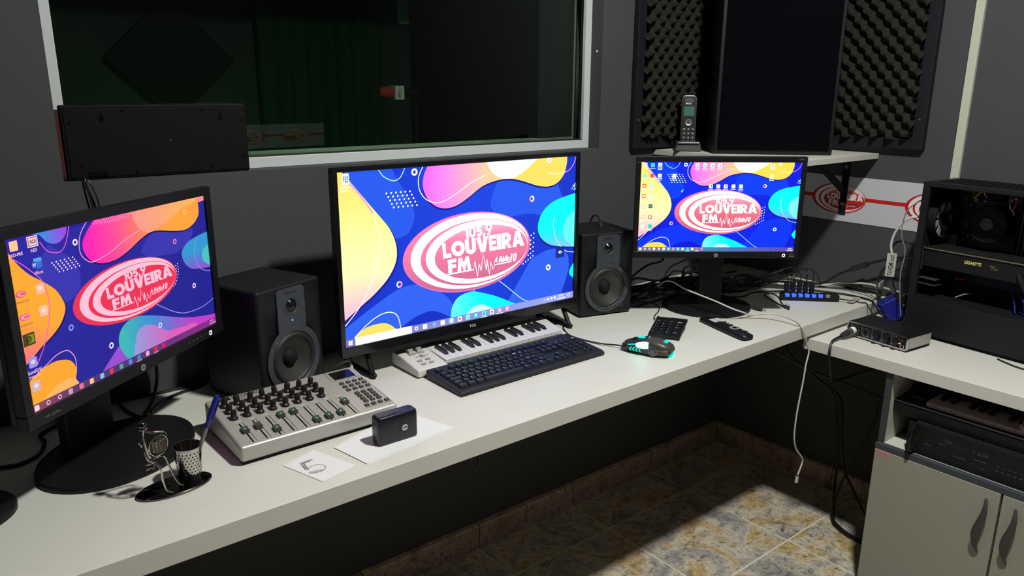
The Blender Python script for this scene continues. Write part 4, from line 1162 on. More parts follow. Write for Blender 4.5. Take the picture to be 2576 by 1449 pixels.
# ================================================================ CLOCK ON THE SILL (seen from behind)
ck = thing('led_clock', 'black rectangular digital clock seen from behind, standing on the window sill', 'clock', (.438, 1.728, HZ0 + .0005), R(-1.5))
MB().box(-.180, -.010, 0, .180, .012, .146).obj('housing', 'clock_black', ck, bev=.003)
MB().box(-.174, -.0115, .005, .174, -.0100, .139).obj('back_plate', 'clock_black', ck, bev=.001)
hole = MB().cyl((0, -.0122, 0), .0032, .0010, 'y', 12).mesh('screw_hole', 'door_black')
for x, z in ((-.165, .112), (-.069, .134), (.088, .134), (.170, .112), (.170, .035), (.096, .012), (-.055, .012), (-.155, .028)):
    inst('screw_hole', hole, ck, (x, 0, z))
for x in (-.108, .124):
    MB().prism(ell(x, .118, .0052, .0052, 14), -.0124, -.0116, 'xz').box(x - .0022, -.0124, .118, x + .0022, -.0116, .130).obj('keyhole_slot', 'door_black', ck)
MB().cyl((.017, -.0126, .073), .0032, .0012, 'y', 12).obj('centre_screw', 'chrome_dark', ck)
MB().box(-.145, -.0125, .006, -.108, -.0114, .016).obj('socket', 'door_black', ck)
for i in range(7): MB().cyl((.062 + .006 * (i % 3), -.0122, .020 + .005 * (i // 3)), .0012, .0008, 'y', 8).obj('vent_hole', 'door_black', ck)
MB().box(-.176, .012, .006, .176, .0128, .140).obj('display', 'led_red', ck)

# ================================================================ THINGS ON THE MAIN DESK
# --- silver control surface
UX, UY = .391, 1.247
uc = thing('control_surface', 'silver mixer control surface with black knobs and green-lit faders on the desk', 'mixer', (UX, UY, D))
UW, UD, Z0_, Z1_ = .318, .195, .037, .060
slope = math.atan2(Z1_ - Z0_, UD)
def uz(y): return Z0_ + (Z1_ - Z0_) * y / UD
b = MB().prism([(0, .007), (UD, .007), (UD, Z1_), (0, Z0_)], 0, UW, 'yz')
b.obj('housing', 'silver_shell', uc, bev=.006, seg=3)
MB().box(.006, .006, 0, UW - .006, UD - .006, .0075).obj('underside', 'black_matte', uc)
kn = MB().lathe([(.0086, 0), (.0086, .0015), (.0068, .0040), (.0058, .0050), (.0052, .0165), (.0040, .0182), (1e-6, .0185)], 18)
kn.box(-.0007, .0045, .006, .0007, .0062, .0175)
kn = kn.mesh('knob', 'knob_black')
for r, y in enumerate((.154, .1285, .103)):
    for i in range(8):
        inst('knob', kn, uc, (.0255 + .0252 * i, y, uz(y)), (slope, 0, random.uniform(-2.5, 2.5)))
fad = MB()
fad.prism([(-.0085, 0), (.0085, 0), (.0075, .0065), (.002, .0050), (-.002, .0050), (-.0075, .0065)], -.0062, .0062, 'yz')
fad = fad.mesh('fader_cap', 'fader_grey')
led_me = MB().box(-.0009, -.0012, .0052, .0009, .0016, .0056).mesh('fader_light', 'led_green')
fy = (.049, .052, .026, .069, .070, .020, .021, .022, .056)
sl = MB().box(-.0013, .008, -.0002, .0013, .081, .0004).mesh('fader_slot', 'door_black')
dcal = Art(.318, .195, 1.0, 0.0); dcal.clip = (-1, -1, 2, 2)
def dl(x, y): return (x, UD - y)
for i, y in enumerate(fy):
    x = .0272 + .0253 * i
    inst('fader_slot', sl, uc, (x, 0, Z0_), (slope, 0, 0))
    f_ = inst('fader_cap', fad, uc, (x, y, uz(y) + .0008), (slope, 0, 0))
    if i != 1: inst('fader_light', led_me, f_)
    dcal.line([dl(x + .007, .084), dl(x + .007, .008)], .0007, (60, 58, 52), 0, 1)
    dcal.line([dl(x - .004, .088), dl(x + .008, .088)], .0032, (196, 192, 180), 0, 1)
    for q in range(5): dcal.line([dl(x - .0075, .012 + .0165 * q), dl(x - .0045, .012 + .0165 * q)], .0006, (60, 58, 52), 0, 1)
bt_ = MB().frus(-.0048, -.0040, .0048, .0040, 0, .0035, .0007).mesh('push_button', 'btn_grey')
for r, y in enumerate((.128, .1125, .097)):
    for c in range(4): inst('push_button', bt_, uc, (.2595 + .0146 * c, y, uz(y)), (slope, 0, 0))
for r, y in enumerate((.0765, .0645, .052, .0395)):
    for c in range(3): inst('push_button', bt_, uc, (.268 + .0147 * c, y, uz(y)), (slope, 0, 0))
for c in range(4): inst('push_button', bt_, uc, (.262 + .0147 * c, .0232, uz(.0232)), (slope, 0, 0))
lc = MB().box(.2505, .1465, 0, .3065, .188, .0006).obj('display_surround', 'silver_shell', uc, loc=(0, 0, Z0_ - .0), rot=(slope, 0, 0))
MB().box(.2545, .1495, .0006, .3030, .1845, .0010).obj('display', 'black_gloss', lc)
dcal.rect(.020, UD - .1895, .046, UD - .176, (34, 33, 30), 0)
dcal.ring(.033, UD - .1828, .0048, .0034, (190, 188, 178), 0.5, 14)
dcal.text('U-CONTROL', .050, UD - .1895, .112, UD - .1775, (44, 42, 38), 0, 0.0)
dcal.rect(.052, UD - .1735, .072, UD - .1722, (60, 58, 54), 0)
dcal.line([dl(.256, .086), dl(.312, .086), dl(.312, .0155), dl(.256, .0155)], .0006, (70, 68, 60), 0, 1)
dcal.line([dl(.247, .192), dl(.247, .145), dl(.311, .145)], .0006, (70, 68, 60), 0, 1)
q = Matrix.Translation((0, 0, 0))
dcal.obj('panel_print', 'print', uc, (UW / 2, UD / 2 * math.cos(slope), Z0_ + UD / 2 * math.sin(slope) + .0005), (-PI / 2 + slope, 0, 0))['kind'] = 'stuff'

# --- white mini keyboard controller
AX, AY = .860, 1.412
am = thing('midi_keyboard', 'small white musical keyboard in front of the television', 'musical keyboard', (AX, AY, D))
AW, AD = .472, .122
cheek = [(0, .002), (AD - .004, .002), (AD, .008), (AD, .031), (AD - .006, .036), (.086, .034), (.001, .020), (0, .014)]
MB().prism(cheek, 0, .083, 'yz').obj('control_panel', 'keybed_white', am, bev=.004, seg=3)
MB().prism([(0, .002), (AD - .004, .002), (AD, .008), (AD, .031), (AD - .006, .036), (.089, .0345), (.087, .016), (.012, .010), (.001, .010), (0, .008)], .083, AW - .012, 'yz').obj('case', 'keybed_white', am, bev=.002)
MB().prism([(0, .002), (AD - .004, .002), (AD, .008), (AD, .031), (AD - .006, .036), (.086, .034), (.006, .015), (0, .012)], AW - .012, AW, 'yz').obj('end_cheek', 'keybed_white', am, bev=.004, seg=3)
NW = 19
kp = (AW - .012 - .085) / NW
wk = MB().box(0, 0, 0, kp - .0007, .075, .0090).mesh('white_key', 'key_white')
for i in range(NW):
    inst('white_key', wk, am, (.0845 + kp * i, .0110, .0165), (R(5), 0, 0))
bkp = MB()
bkp.prism([(0, 0), (.049, 0), (.049, .0070), (.010, .0075), (.0015, .0030)], -.0050, .0050, 'yz')
bkm = bkp.mesh('black_key', 'key_black')
seq = 'FGABCDEFGABCDEFGABC'
for i, n_ in enumerate(seq[:-1]):
    if n_ in 'FGACD':
        inst('black_key', bkm, am, (.0845 + kp * (i + 1), .036, .0270), (R(5), 0, 0))
wh = MB().lathe([(.006, -.0065), (.0165, -.0065), (.0165, .0065), (.006, .0065)], 30, 'x')
wh.box(-.0066, -.003, .0160, .0066, .003, .0178)
whm = wh.mesh('wheel', 'wheel_grey')
for x in (.030, .053):
    MB().box(x - .0090, .072, .0305, x + .0090, .108, .0345).obj('wheel_slot', 'wheel_grey', am)
    inst('wheel', whm, am, (x, .090, .0260), (R(20), 0, 0))
MB().box(.030, .058, .0275, .064, .0610, .0302).obj('slider_slot', 'grey_print', am)
MB().box(.042, .052, .0265, .053, .066, .0325).obj('slider_knob', 'wheel_grey', am, bev=.002)
ob_ = MB().prism(ell(0, 0, .0075, .0045, 18), 0, .004).mesh('oval_button', 'wheel_grey')
for x, y in ((.029, .040), (.051, .040), (.029, .023), (.051, .023)):
    inst('oval_button', ob_, am, (x, y, .0180 + y * .165), (R(9), 0, 0))
tr = (FLAT[0] + R(3), 0, 0)
lettering('brand_lettering', 'AMW', .0120, 'print', am, (.112, .1075, .0368), tr, (26, 26, 30), 0.012, 0.2, width=.052)
lettering('model_lettering', 'MIDI CONTROL', .0040, 'print', am, (.114, .0970, .0362), tr, (40, 40, 46), 0, 0.2, width=.052)
lettering('model_lettering', 'mini', .0120, 'print', am, (.352, .1060, .0367), tr, (36, 36, 40), 0.0, 0.15, width=.054)
lettering('model_lettering', '32', .0120, 'print', am, (.407, .1060, .0367), tr, (120, 120, 126), -0.012, 0.15, width=.040)

# --- computer keyboard
kb = thing('keyboard', 'full-size dark navy computer keyboard in front of the white musical keyboard', 'keyboard', (.876, 1.262, D))
KW, KD = .442, .145
kprof = [(0, .0035), (.004, .0), (KD - .004, .002), (KD, .008), (KD - .002, .022), (.010, .0125), (.002, .010)]
MB().prism(kprof, 0, KW, 'yz').obj('case', 'kb_navy', kb, bev=.004, seg=3)
ks = math.atan2(.022 - .0125, KD - .012)
def kz(y): return .0125 + (y - .010) * math.tan(ks)
keyme = {}
def kkey(x, y, w, d=.0168, lab=None):
    k = (round(w, 4), round(d, 4))
    if k not in keyme: keyme[k] = MB().frus(.0006, .0006, w - .0006, d - .0002, -.001, .0068, .0022).mesh('key', 'kb_navy')
    inst('key', keyme[k], kb, (x, y, kz(y) + .0002), (ks, 0, 0))
    if lab: legs.append((lab, x, y, w))
legs = []
u = .01858
rows = [(.0140, ['Ctrl:1.25', 'Win:1.25', 'Alt:1.25', ' :6.25', 'AltG:1.25', 'Fn:1.25', '=:1.25', 'Ctrl:1.25']),
        (.0315, ['Shift:1.25', '\\:1', 'Z:1', 'X:1', 'C:1', 'V:1', 'B:1', 'N:1', 'M:1', ',:1', '.:1', ';:1', '/:1', 'Shift:1.75']),
        (.0490, ['Caps:1.75', 'A:1', 'S:1', 'D:1', 'F:1', 'G:1', 'H:1', 'J:1', 'K:1', 'L:1', '\u00c7:1', '~:1', 'Ent:2.25']),
        (.0665, ['Tab:1.5', 'Q:1', 'W:1', 'E:1', 'R:1', 'T:1', 'Y:1', 'U:1', 'I:1', 'O:1', 'P:1', '\u00b4:1', '[:1', ']:1.5']),
        (.0840, ["':1", '1:1', '2:1', '3:1', '4:1', '5:1', '6:1', '7:1', '8:1', '9:1', '0:1', '-:1', '=:1', 'Bk:2'])]
for y, rw in rows:
    x = .0085
    for k in rw:
        l, w = k.rsplit(':', 1) if not k.startswith('::') else (':', '1')
        w = float(w) * u
        kkey(x, y, w, lab=l if l.strip() else None)
        x += w
x = .0085
for i, l in enumerate(['Esc', None, 'F1', 'F2', 'F3', 'F4', None, 'F5', 'F6', 'F7', 'F8', None, 'F9', 'F10', 'F11', 'F12']):
    if l is None: x += u * (1.0 if i == 1 else .5); continue
    kkey(x, .1075, u, lab=l); x += u
nx = .0085 + 15 * u + .004
for r, (y, ls) in enumerate(((.0140, ('<', 'v', '>')), (.0665, ('Del', 'End', 'PD')), (.0840, ('Ins', 'Hm', 'PU')), (.1075, ('PrS', 'SL', 'Pau')))):
    for c in range(3): kkey(nx + c * u, y, u, lab=ls[c])
kkey(nx + u, .0315, u, lab='^')
px_ = nx + 3 * u + .004
for y, ls in ((.0840, 'N/*-'), (.0665, '789'), (.0490, '456'), (.0315, '123')):
    for c, l in enumerate(ls): kkey(px_ + c * u, y, u, lab=l)
kkey(px_, .0140, 2 * u, lab='0'); kkey(px_ + 2 * u, .0140, u, lab=',')
kkey(px_ + 3 * u, .0490, u, .0343, '+'); kkey(px_ + 3 * u, .0140, u, .0343, 'E')
la = Art(1, 1, 1.0, 0.0); la.clip = (-9, -9, 9, 9)
for l, x, y, w in legs:
    v, f, asp = text_geo(l)
    hh = .0036 if len(l) == 1 else .0026
    ww = min(hh * asp, w * .6)
    out = [(x + .0050 + p * ww + 0.5 - .5, 1 - (y + .0085 + q_ * hh)) for p, q_ in v]
    la._put(out, f, (205, 208, 220), 0)
yy = .5
la.obj('key_legends', 'print', kb, (.5, .5, kz(.5) + .0076), (-PI / 2 + ks, 0, 0))['kind'] = 'stuff'
for q in range(3): MB().box(px_ + .018 * q + .008, .1145, kz(.115) + .0002, px_ + .018 * q + .011, .1165, kz(.115) + .0008).obj('lock_light', 'grey_print', kb)

# --- numeric keypad
npd = thing('numeric_keypad', 'small black numeric keypad beside the glowing mouse', 'keypad', (1.512, 1.292, D), R(-61))
tl = R(8)
nb = MB().box(0, 0, .002, .086, .122, .011)
nb.obj('case', 'black_plastic', npd, bev=.002, rot=(tl, 0, 0))
MB().box(.004, .085, .0, .082, .110, .016).obj('tilt_foot', 'black_matte', npd)
nk = {}
def nkey(cx, ry, w=1, d=1, lab=''):
    k = (w, d)
    if k not in nk: nk[k] = MB().frus(0, 0, .0190 * w - .0014, .0168 * d - .0014, 0, .0042, .0014).mesh('key', 'black_plastic')
    x, y = .0055 + .0190 * cx, .007 + .0168 * ry
    o = inst('key', nk[k], npd, (x, y * math.cos(tl) - .011 * math.sin(tl), y * math.sin(tl) + .011 * math.cos(tl)), (tl, 0, 0))
    nl.append((lab, x + .003, y + .007))
nl = []
nkey(0, 0, 2, 1, '0'); nkey(2, 0, 1, 1, ','); nkey(3, 0, 1, 2, 'Enter')
for r, s_ in ((1, '123'), (2, '456'), (3, '789')):
    for c, l in enumerate(s_): nkey(c, r, 1, 1, l)
nkey(3, 2, 1, 1, 'Back'); nkey(3, 3, 1, 1, '+')
for c, l in enumerate(('Num', '/', '*', '-')): nkey(c, 4, 1, 1, l)
la = Art(.086, .122, 1.0, 0.0); la.clip = (-9, -9, 9, 9)
for l, x, y in nl:
    v, f, asp = text_geo(l)
    hh = .0042 if len(l) == 1 else .0030
    la._put([(x + p * min(hh * asp, .011), .122 - (y + q_ * hh)) for p, q_ in v], f, (205, 205, 210), 0)
la.text('exbom', .008, .122 - .114, .040, .122 - .1075, (225, 225, 228), 0, 0.03)
dz = .0153
la.obj('key_legends', 'print', npd, (.043, .061 * math.cos(tl) - dz * math.sin(tl), .061 * math.sin(tl) + dz * math.cos(tl)), (-PI / 2 + tl, 0, 0))['kind'] = 'stuff'

# --- gaming mouse
ms = thing('computer_mouse', 'gaming mouse glowing green in front of the numeric keypad', 'mouse', (1.418, 1.208, D), R(25.5))
# local +Y is the cable end
def ring_sec(y, w, h, z0, n=20, e=2.6, off=0.0):
    out = []
    for i in range(n):
        a = 2 * PI * i / n
        c, s_ = math.cos(a), math.sin(a)
        x = w / 2 * math.copysign(abs(c) ** (2 / e), c)
        z = math.copysign(abs(s_) ** (2 / e), s_)
        z = z0 + (h - z0) * (.30 + .70 * z) if z > 0 else z0 + (h - z0) * .30 * (1 + z)
        out.append((x + off, y, z))
    return out
lowr = [ring_sec(-.062, .030, .018, .006), ring_sec(-.055, .052, .024, .004), ring_sec(-.03, .064, .026, .003), ring_sec(.0, .062, .026, .003), ring_sec(.03, .056, .024, .004), ring_sec(.052, .046, .020, .006), ring_sec(.060, .036, .016, .008)]
MB().loft(lowr).obj('lower_shell', 'mouse_shell', ms)
upr = [ring_sec(-.067, .020, .020, .016), ring_sec(-.060, .042, .029, .016), ring_sec(-.040, .056, .039, .016), ring_sec(-.018, .054, .042, .016), ring_sec(-.002, .048, .041, .018)]
MB().loft(upr).obj('palm_cover', 'mouse_shell', ms)
for s_ in (-1, 1):
    MB().loft([ring_sec(.002, .020, .0405, .020, off=.0125 * s_), ring_sec(.030, .021, .034, .018, off=.0125 * s_), ring_sec(.056, .019, .025, .016, off=.0115 * s_), ring_sec(.064, .015, .021, .015, off=.0115 * s_)]).obj('button', 'mouse_dark', ms)
    # lit side window
    MB().loft([ring_sec(-.006, .010, .035, .014, off=.0225 * s_), ring_sec(.006, .012, .036, .016, off=.0225 * s_), ring_sec(.018, .009, .032, .017, off=.0225 * s_), ring_sec(.026, .004, .029, .020, off=.0225 * s_)]).obj('light_window', 'mouse_hot', ms)
    MB().tube([(.0225 * s_, .020, .0275), (.0215 * s_, .040, .0235), (.0185 * s_, .056, .0195)], .0014, 6, 4).obj('light_strip', 'mouse_glow', ms)
    for k in range(4):
        y = .014 + .0085 * k
        xx = (.0315 - .0011 * k) * s_
        MB().tube([(xx - .0010 * s_, y - .0035, .0205 - .0006 * k), (xx, y + .0015, .0150 - .0006 * k), (xx - .0006 * s_, y - .0025, .0095)], .0010, 6, 1).obj('chevron_light', 'mouse_glow', ms)
    wd_ = MB().lathe([(1e-6, .0035), (.010, .0035), (.0122, .0025), (.0125, 0)], 24, 'x')
    dd = wd_.obj('side_disc', 'pc_metal', ms, loc=((.0305 if s_ > 0 else -.0305), -.020, .0165), rot=(0, 0, 0 if s_ > 0 else PI))
    for k in range(8): MB().box(.0036, -.0014, .0058, .0040, .0014, .0086).xf(Matrix.Rotation(2 * PI * k / 8, 4, 'X')).obj('disc_slot', 'door_black', dd)
MB().lathe([(1e-6, -.0035), (.0085, -.0035), (.0085, .0035), (1e-6, .0035)], 20, 'x', (0, .034, .0285)).obj('scroll_wheel', 'rubber', ms)
MB().box(-.0035, .004, .0395, .0035, .020, .0418).obj('light_strip', 'mouse_glow', ms, rot=(R(-8), 0, 0))
MB().tube([(-.010, -.040, .0385), (-.004, -.050, .0360), (-.001, -.042, .0392), (.004, -.051, .0358), (.010, -.041, .0380)], .0010, 6, 1).obj('logo_light', 'mouse_glow', ms)
MB().prism(rrect(-.024, -.055, .024, .050, .010), .0003, .003).obj('base_plate', 'mouse_dark', ms)
MB().box(-.016, .052, .004, .016, .068, .010).obj('nose_piece', 'mouse_clear', ms, bev=.002)
MB().prism(rrect(-.013, -.0645, .013, -.056, .004), .004, .008).obj('tail_light', 'mouse_glow', ms)

# --- remote control
rm = thing('remote_control', 'black television remote control in front of the right monitor', 'remote control', (1.730, 1.199, D), R(-16))
rp = [ring_sec(-.098, .026, .012, .002), ring_sec(-.092, .040, .017, .001), ring_sec(-.05, .043, .019, .0), ring_sec(.05, .041, .017, .0), ring_sec(.094, .038, .014, .001), ring_sec(.099, .030, .011, .002)]
MB().loft(rp).obj('body', 'black_plastic', rm)
nvr = MB().lathe([(.0065, 0), (.0065, .0015), (.0145, .0015), (.0145, 0)], 32).obj('navigation_ring', 'grey_print', rm, loc=(0, -.038, .0178))
MB().cyl((0, -.038, .0176), .0062, .0020).obj('ok_button', 'black_gloss', rm)
smb = MB().cyl((0, 0, 0), .0032, .0018, n=14).mesh('round_button', 'rubber'); lgb = MB().cyl((0, 0, 0), .0042, .0018, n=14).mesh('round_button', 'grey_print')
for x, y, me in ((-.012, -.010, smb), (0, -.008, smb), (.012, -.010, smb), (-.012, .004, smb), (0, .004, smb), (.012, .004, lgb), (-.012, .018, smb), (0, .018, smb), (.012, .018, smb), (-.010, -.062, smb), (.010, -.062, lgb), (-.010, -.074, smb), (0, -.070, smb), (.010, -.074, smb)):
    inst('round_button', me, rm, (x, y, .0172))
wbn = MB().box(-.0155, -.0028, 0, -.001, .0028, .0022).mesh('shortcut_button', 'white_print')
for y in (.032, .042, .052):
    inst('shortcut_button', wbn, rm, (0, y, .0165)); inst('shortcut_button', wbn, rm, (.0165, y, .0165))

# --- paper sheets, earbud case, sketch note
sheet_pts = [(.552, 1.216), (.570, 1.121), (.774, 1.152), (.737, 1.282)]
for i, (z, d, lab) in enumerate(((D + .0002, (.004, -.004), 'lower sheet of white paper under the earbud case'), (D + .0011, (0, 0), 'upper sheet of white paper carrying the dark earbud case'))):
    p = [(x + d[0], y + d[1]) for x, y in sheet_pts]
    me = MB().prism(p, z, z + .0006)
    tag(me.obj('paper_sheet', 'paper'), lab, 'paper')
ec = thing('earbud_case', 'dark navy earbud charging case standing on the white paper', 'earbud case', (.6605, 1.176, D + .0019), R(-.5))
cz_ = rrect(-.0425, -.0150, .0425, .0150, .0060, 5)
bl_ = [[(x * (1 - .05 * q), y * (1 - .12 * q), z) for x, y in cz_] for q, z in ((1, 0), (.35, .0015), (0, .0045), (0, .0396))]
MB().loft(bl_).obj('body', 'case_navy', ec, ang=50)
ll_ = [[(x * (1 - .06 * q), y * (1 - .16 * q), z) for x, y in cz_] for q, z in ((0, .0403), (0, .0490), (.18, .0525), (.55, .0550), (1.3, .0562))]
MB().loft(ll_).obj('lid', 'case_navy', ec, ang=50)
MB().prism([(x * .988, y * .97) for x, y in cz_], .0390, .0406).obj('seam', 'white_print', ec)
MB().cyl((.013, -.0155, .0255), .0108, .0010, 'y', 32).obj('button_ring', 'black_gloss', ec)
la = Art(.02, .02, 1.0, .00005); la.clip = (-1, -1, 1, 1)
for a0 in (PI * .05, PI * 1.05):
    A_ = ell(.01, .01, .0062, .0062, 14, a0, a0 + PI * .9); B_ = ell(.01, .01, .0042, .0042, 14, a0, a0 + PI * .9)
    for i in range(14): la.poly([A_[i], A_[i + 1], B_[i + 1], B_[i]], (225, 226, 230), 0)
la.line([(.0062, .0075), (.0105, .0068), (.0095, .0102), (.0138, .0128)], .0014, (225, 226, 230), 0, 1)
la.line([(.0062, .0105), (.0088, .0125), (.0100, .0098)], .0014, (225, 226, 230), 0, 1)
la.obj('logo_print', 'print', ec, (.013, -.0160, .0255))
nt_ = thing('paper_note', 'small square note with an ink sketch at the desk edge', 'paper', (0, 0, 0))
NP = [(.450, 1.208), (.481, 1.111), (.552, 1.128), (.519, 1.230)]
MB().prism(NP, D + .0002, D + .0012).obj('sheet', 'paper', nt_)
# ink strokes, placed on the sheet: u along the lower-left edge, v across
def npt(u_, v_):
    ax, ay = NP[0]; bx_, by_ = NP[1]; dx, dy = NP[3]
    return (ax + (bx_ - ax) * u_ + (dx - ax) * v_, ay + (by_ - ay) * u_ + (dy - ay) * v_)
la = Art(1, 1, 1.0, 0.0); la.clip = (-9, -9, 9, 9)
la.map = lambda u_, v_: (npt(u_, v_)[0], 1 - npt(u_, v_)[1])
def ink(pts, w=.012, sm=1):
    P = cr(pts, 5) if sm > 1 else pts
    for (a_, b_) in zip(P[:-1], P[1:]):
        dx, dy = b_[0] - a_[0], b_[1] - a_[1]
        q_ = math.hypot(dx, dy) or 1
        nx_, ny_ = -dy / q_ * w / 2, dx / q_ * w / 2
        la.poly([(a_[0] + nx_, a_[1] + ny_), (b_[0] + nx_, b_[1] + ny_), (b_[0] - nx_, b_[1] - ny_), (a_[0] - nx_, a_[1] - ny_)], (58, 60, 66), 0)
la.clip = (-99, -99, 99, 99)
ink([(.20, .30), (.24, .60), (.28, .60), (.25, .30)]); ink([(.20, .30), (.46, .15), (.50, .20), (.26, .34)], .014); ink([(.26, .34), (.46, .22)], .02)
for k in range(7): ink([(.21 + .005 * k, .30 + .035 * k), (.25 + .005 * k, .33 + .035 * k)], .012)
for k in range(5): ink([(.28 + .035 * k, .30 - .02 * k), (.31 + .035 * k, .22 - .01 * k)], .014)
ink([(.46, .24), (.44, .38), (.50, .52), (.62, .56), (.70, .46), (.72, .36)], .012, 2)
ink([(.72, .36), (.70, .26), (.66, .15), (.62, .10), (.58, .12), (.60, .22), (.66, .34), (.70, .42)], .012, 2)
for k in range(9): ink([(.59 + .013 * k, .13 + .028 * k), (.64 + .010 * k, .12 + .026 * k)], .010)
la.obj('ink_sketch', 'print', nt_, (.5, .5, D + .0014), FLAT)

# --- pen holder with wire musician
ph = thing('pen_holder', 'chrome wire musician figurine beside a perforated pen cup on an oval base', 'figurine', (.278, 1.248, D), R(4))
bs = MB(); n = 40
for r0, z in [(.97, 0), (1.0, .0015), (1.0, .0035), (.96, .0050), (1e-6, .0052)]:
    bs.v += [(.0615 * r0 * math.cos(2 * PI * i / n), .0330 * r0 * math.sin(2 * PI * i / n), z) for i in range(n)]
for k in range(4):
    for i in range(n):
        j = (i + 1) % n
        bs.f.append((k * n + i, k * n + j, (k + 1) * n + j, (k + 1) * n + i))
bs.f.append(tuple(range(n - 1, -1, -1)))
bs.obj('oval_base', 'chrome_dark', ph)
cpx, cpy = .030, .010
cup = MB().lathe([(.0185, .0055), (.0225, .062), (.0235, .063), (.0235, .064), (.0218, .064), (.0178, .0075), (1e-6, .0075)], 36, 'z', (cpx, cpy, 0)).obj('perforated_cup', 'chrome', ph)
pm = MB()
for r in range(9):
    z = .011 + .0055 * r
    rad = .0185 + (.0225 - .0185) * (z - .0055) / .0565 + .0002
    for k in range(22):
        a_ = 2 * PI * (k + .5 * (r % 2)) / 22
        c = Vector((cpx + rad * math.cos(a_), cpy + rad * math.sin(a_), z))
        t1 = Vector((-math.sin(a_), math.cos(a_), 0)); t2 = Vector((0, 0, 1))
        pm.add([tuple(c + t1 * (.0013 * math.cos(q_ * PI / 3)) + t2 * (.0013 * math.sin(q_ * PI / 3))) for q_ in range(6)], [(0, 1, 2, 3, 4, 5)])
po = pm.obj('perforations', 'door_black', cup, smooth=False); po['kind'] = 'stuff'
# figurine: seated on one leg forward, holding a round instrument
F0 = (-.030, -.006)
def fp(x, y, z): return (F0[0] + x, F0[1] + y, z)
MB().ball(fp(-.010, 0, .128), .0068, 16, 10).obj('head', 'chrome_dark', ph)
MB().lathe([(.0075, 0), (.0075, .0012), (.006, .0016)], 18, 'z', fp(-.010, 0, .1215)).obj('hat_brim', 'chrome', ph)
fig = MB()
fig.tube([fp(-.010, 0, .121), fp(-.011, 0, .104), fp(-.008, 0, .082), fp(-.004, 0, .068)], .0018, 8, 3)
for s_ in (-.004, .004):
    fig.tube([fp(-.012, s_, .103), fp(-.016, s_, .098), fp(-.013, s_, .092)], .0024, 8, 3)
fig.obj('torso', 'chrome', ph)
MB().tube([fp(-.010, .004, .118), fp(.004, .010, .108), fp(.022, .008, .104), fp(.026, .004, .098)], .0018, 8, 3).obj('arm', 'chrome', ph)
MB().tube([fp(-.014, -.005, .100), fp(-.013, -.010, .085), fp(-.010, -.012, .070), fp(.002, -.010, .064)], .0018, 8, 3).obj('arm', 'chrome', ph)
lg = MB().tube([fp(-.004, -.004, .066), fp(.006, -.012, .052), fp(.007, -.012, .030), fp(.010, -.014, .012), fp(.016, -.018, .0055)], .0017, 8, 3)
lg.ball(fp(.017, -.019, .0065), .0022, 8, 6); lg.obj('leg', 'chrome', ph)
lg = MB().tube([fp(-.002, .004, .064), fp(.018, .006, .063), fp(.024, .004, .045), fp(.030, .000, .020), fp(.036, -.006, .0075)], .0017, 8, 3)
lg.ball(fp(.038, -.008, .0070), .0022, 8, 6); lg.obj('leg', 'chrome', ph)
MB().tube([fp(-.006 + .007 * math.sin(i * .9), -.003 + .005 * math.cos(i * .9), .066 - .0012 * i) for i in range(16)], .0009, 6, 2).obj('coil_seat', 'chrome', ph)
dsk = MB().tube([fp(.009 + .0165 * math.cos(i * PI / 12), -.004 + .006 * math.cos(i * PI / 12), .088 + .0175 * math.sin(i * PI / 12)) for i in range(24)], .0011, 6, 1, True).obj('instrument_ring', 'chrome', ph)
for k in range(4): MB().tube([fp(.000 + .006 * k, -.005 + .002 * k, .094), fp(.001 + .006 * k, -.005 + .002 * k, .078)], .0006, 5, 1).obj('string', 'chrome', dsk)
MB().tube([fp(-.008, -.010, .094), fp(.026, .002, .093)], .0007, 5, 1).obj('bridge_wire', 'chrome', dsk)
for k in range(4):
    MB().ball(fp(.001 + .006 * k, -.007 + .002 * k, .096), .0016, 8, 6).obj('tuning_bead', 'chrome', dsk)
MB().lathe([(1e-6, 0), (.0145, 0), (.0145, .0004), (1e-6, .0004)], 24, 'y', fp(.009, -.0015, .088)).obj('instrument_body', 'chrome_dark', ph)

pn = thing('pen', 'blue capped ballpoint pen leaning in the perforated cup', 'pen', (0, 0, 0))
pa, pb = Vector((.3105, 1.2625, .752)), Vector((.3585, 1.2385, .888))
def along(t): return tuple(pa + (pb - pa) * t)
MB().tube([along(0), along(.62)], .0036, 8, 1).obj('barrel', 'pen_clear', pn)
MB().tube([along(.60), along(.80), along(1.0)], [.0042, .0046, .0050, .0048, .0040], 10, 3).obj('cap', 'blue_plastic', pn)
dv = (pb - pa).normalized()
pk = Vector((.7, -.7, 0)); pk = (pk - dv * pk.dot(dv)).normalized() * .0062
MB().tube([tuple(Vector(along(.97)) + pk), tuple(Vector(along(.72)) + pk), tuple(Vector(along(.70)) + pk * .7)], .0013, 6, 1).obj('clip', 'blue_plastic', pn)

# ================================================================ CORDLESS PHONE ON THE SHELF
pt = thing('cordless_phone', 'black and silver cordless phone standing in its cradle on the corner shelf', 'phone', (2.017, 1.600, SZ + .0005), R(-46))
MB().frus(-.043, -.040, .043, .040, 0, .030, .006).obj('cradle', 'phone_grey', pt, bev=.004)
MB().box(-.034, -.0412, .024, .034, -.036, .0295).obj('cradle_lip', 'phone_silver', pt, bev=.001)
pr = (R(-9), 0, 0)
hb = MB().prism(rrect(-.0235, .012, .0235, .176, .012, 6), -.006, .012, 'xz').obj('handset_rim', 'phone_silver', pt, rot=pr, bev=.002)
MB().prism(rrect(-.0215, .014, .0215, .174, .0105, 6), -.0085, -.005, 'xz').obj('handset_front', 'black_plastic', pt, rot=pr, bev=.001)
MB().prism(ell(0, .160, .015, .008, 20), -.0092, -.0083, 'xz').obj('earpiece', 'phone_grey', pt, rot=pr)
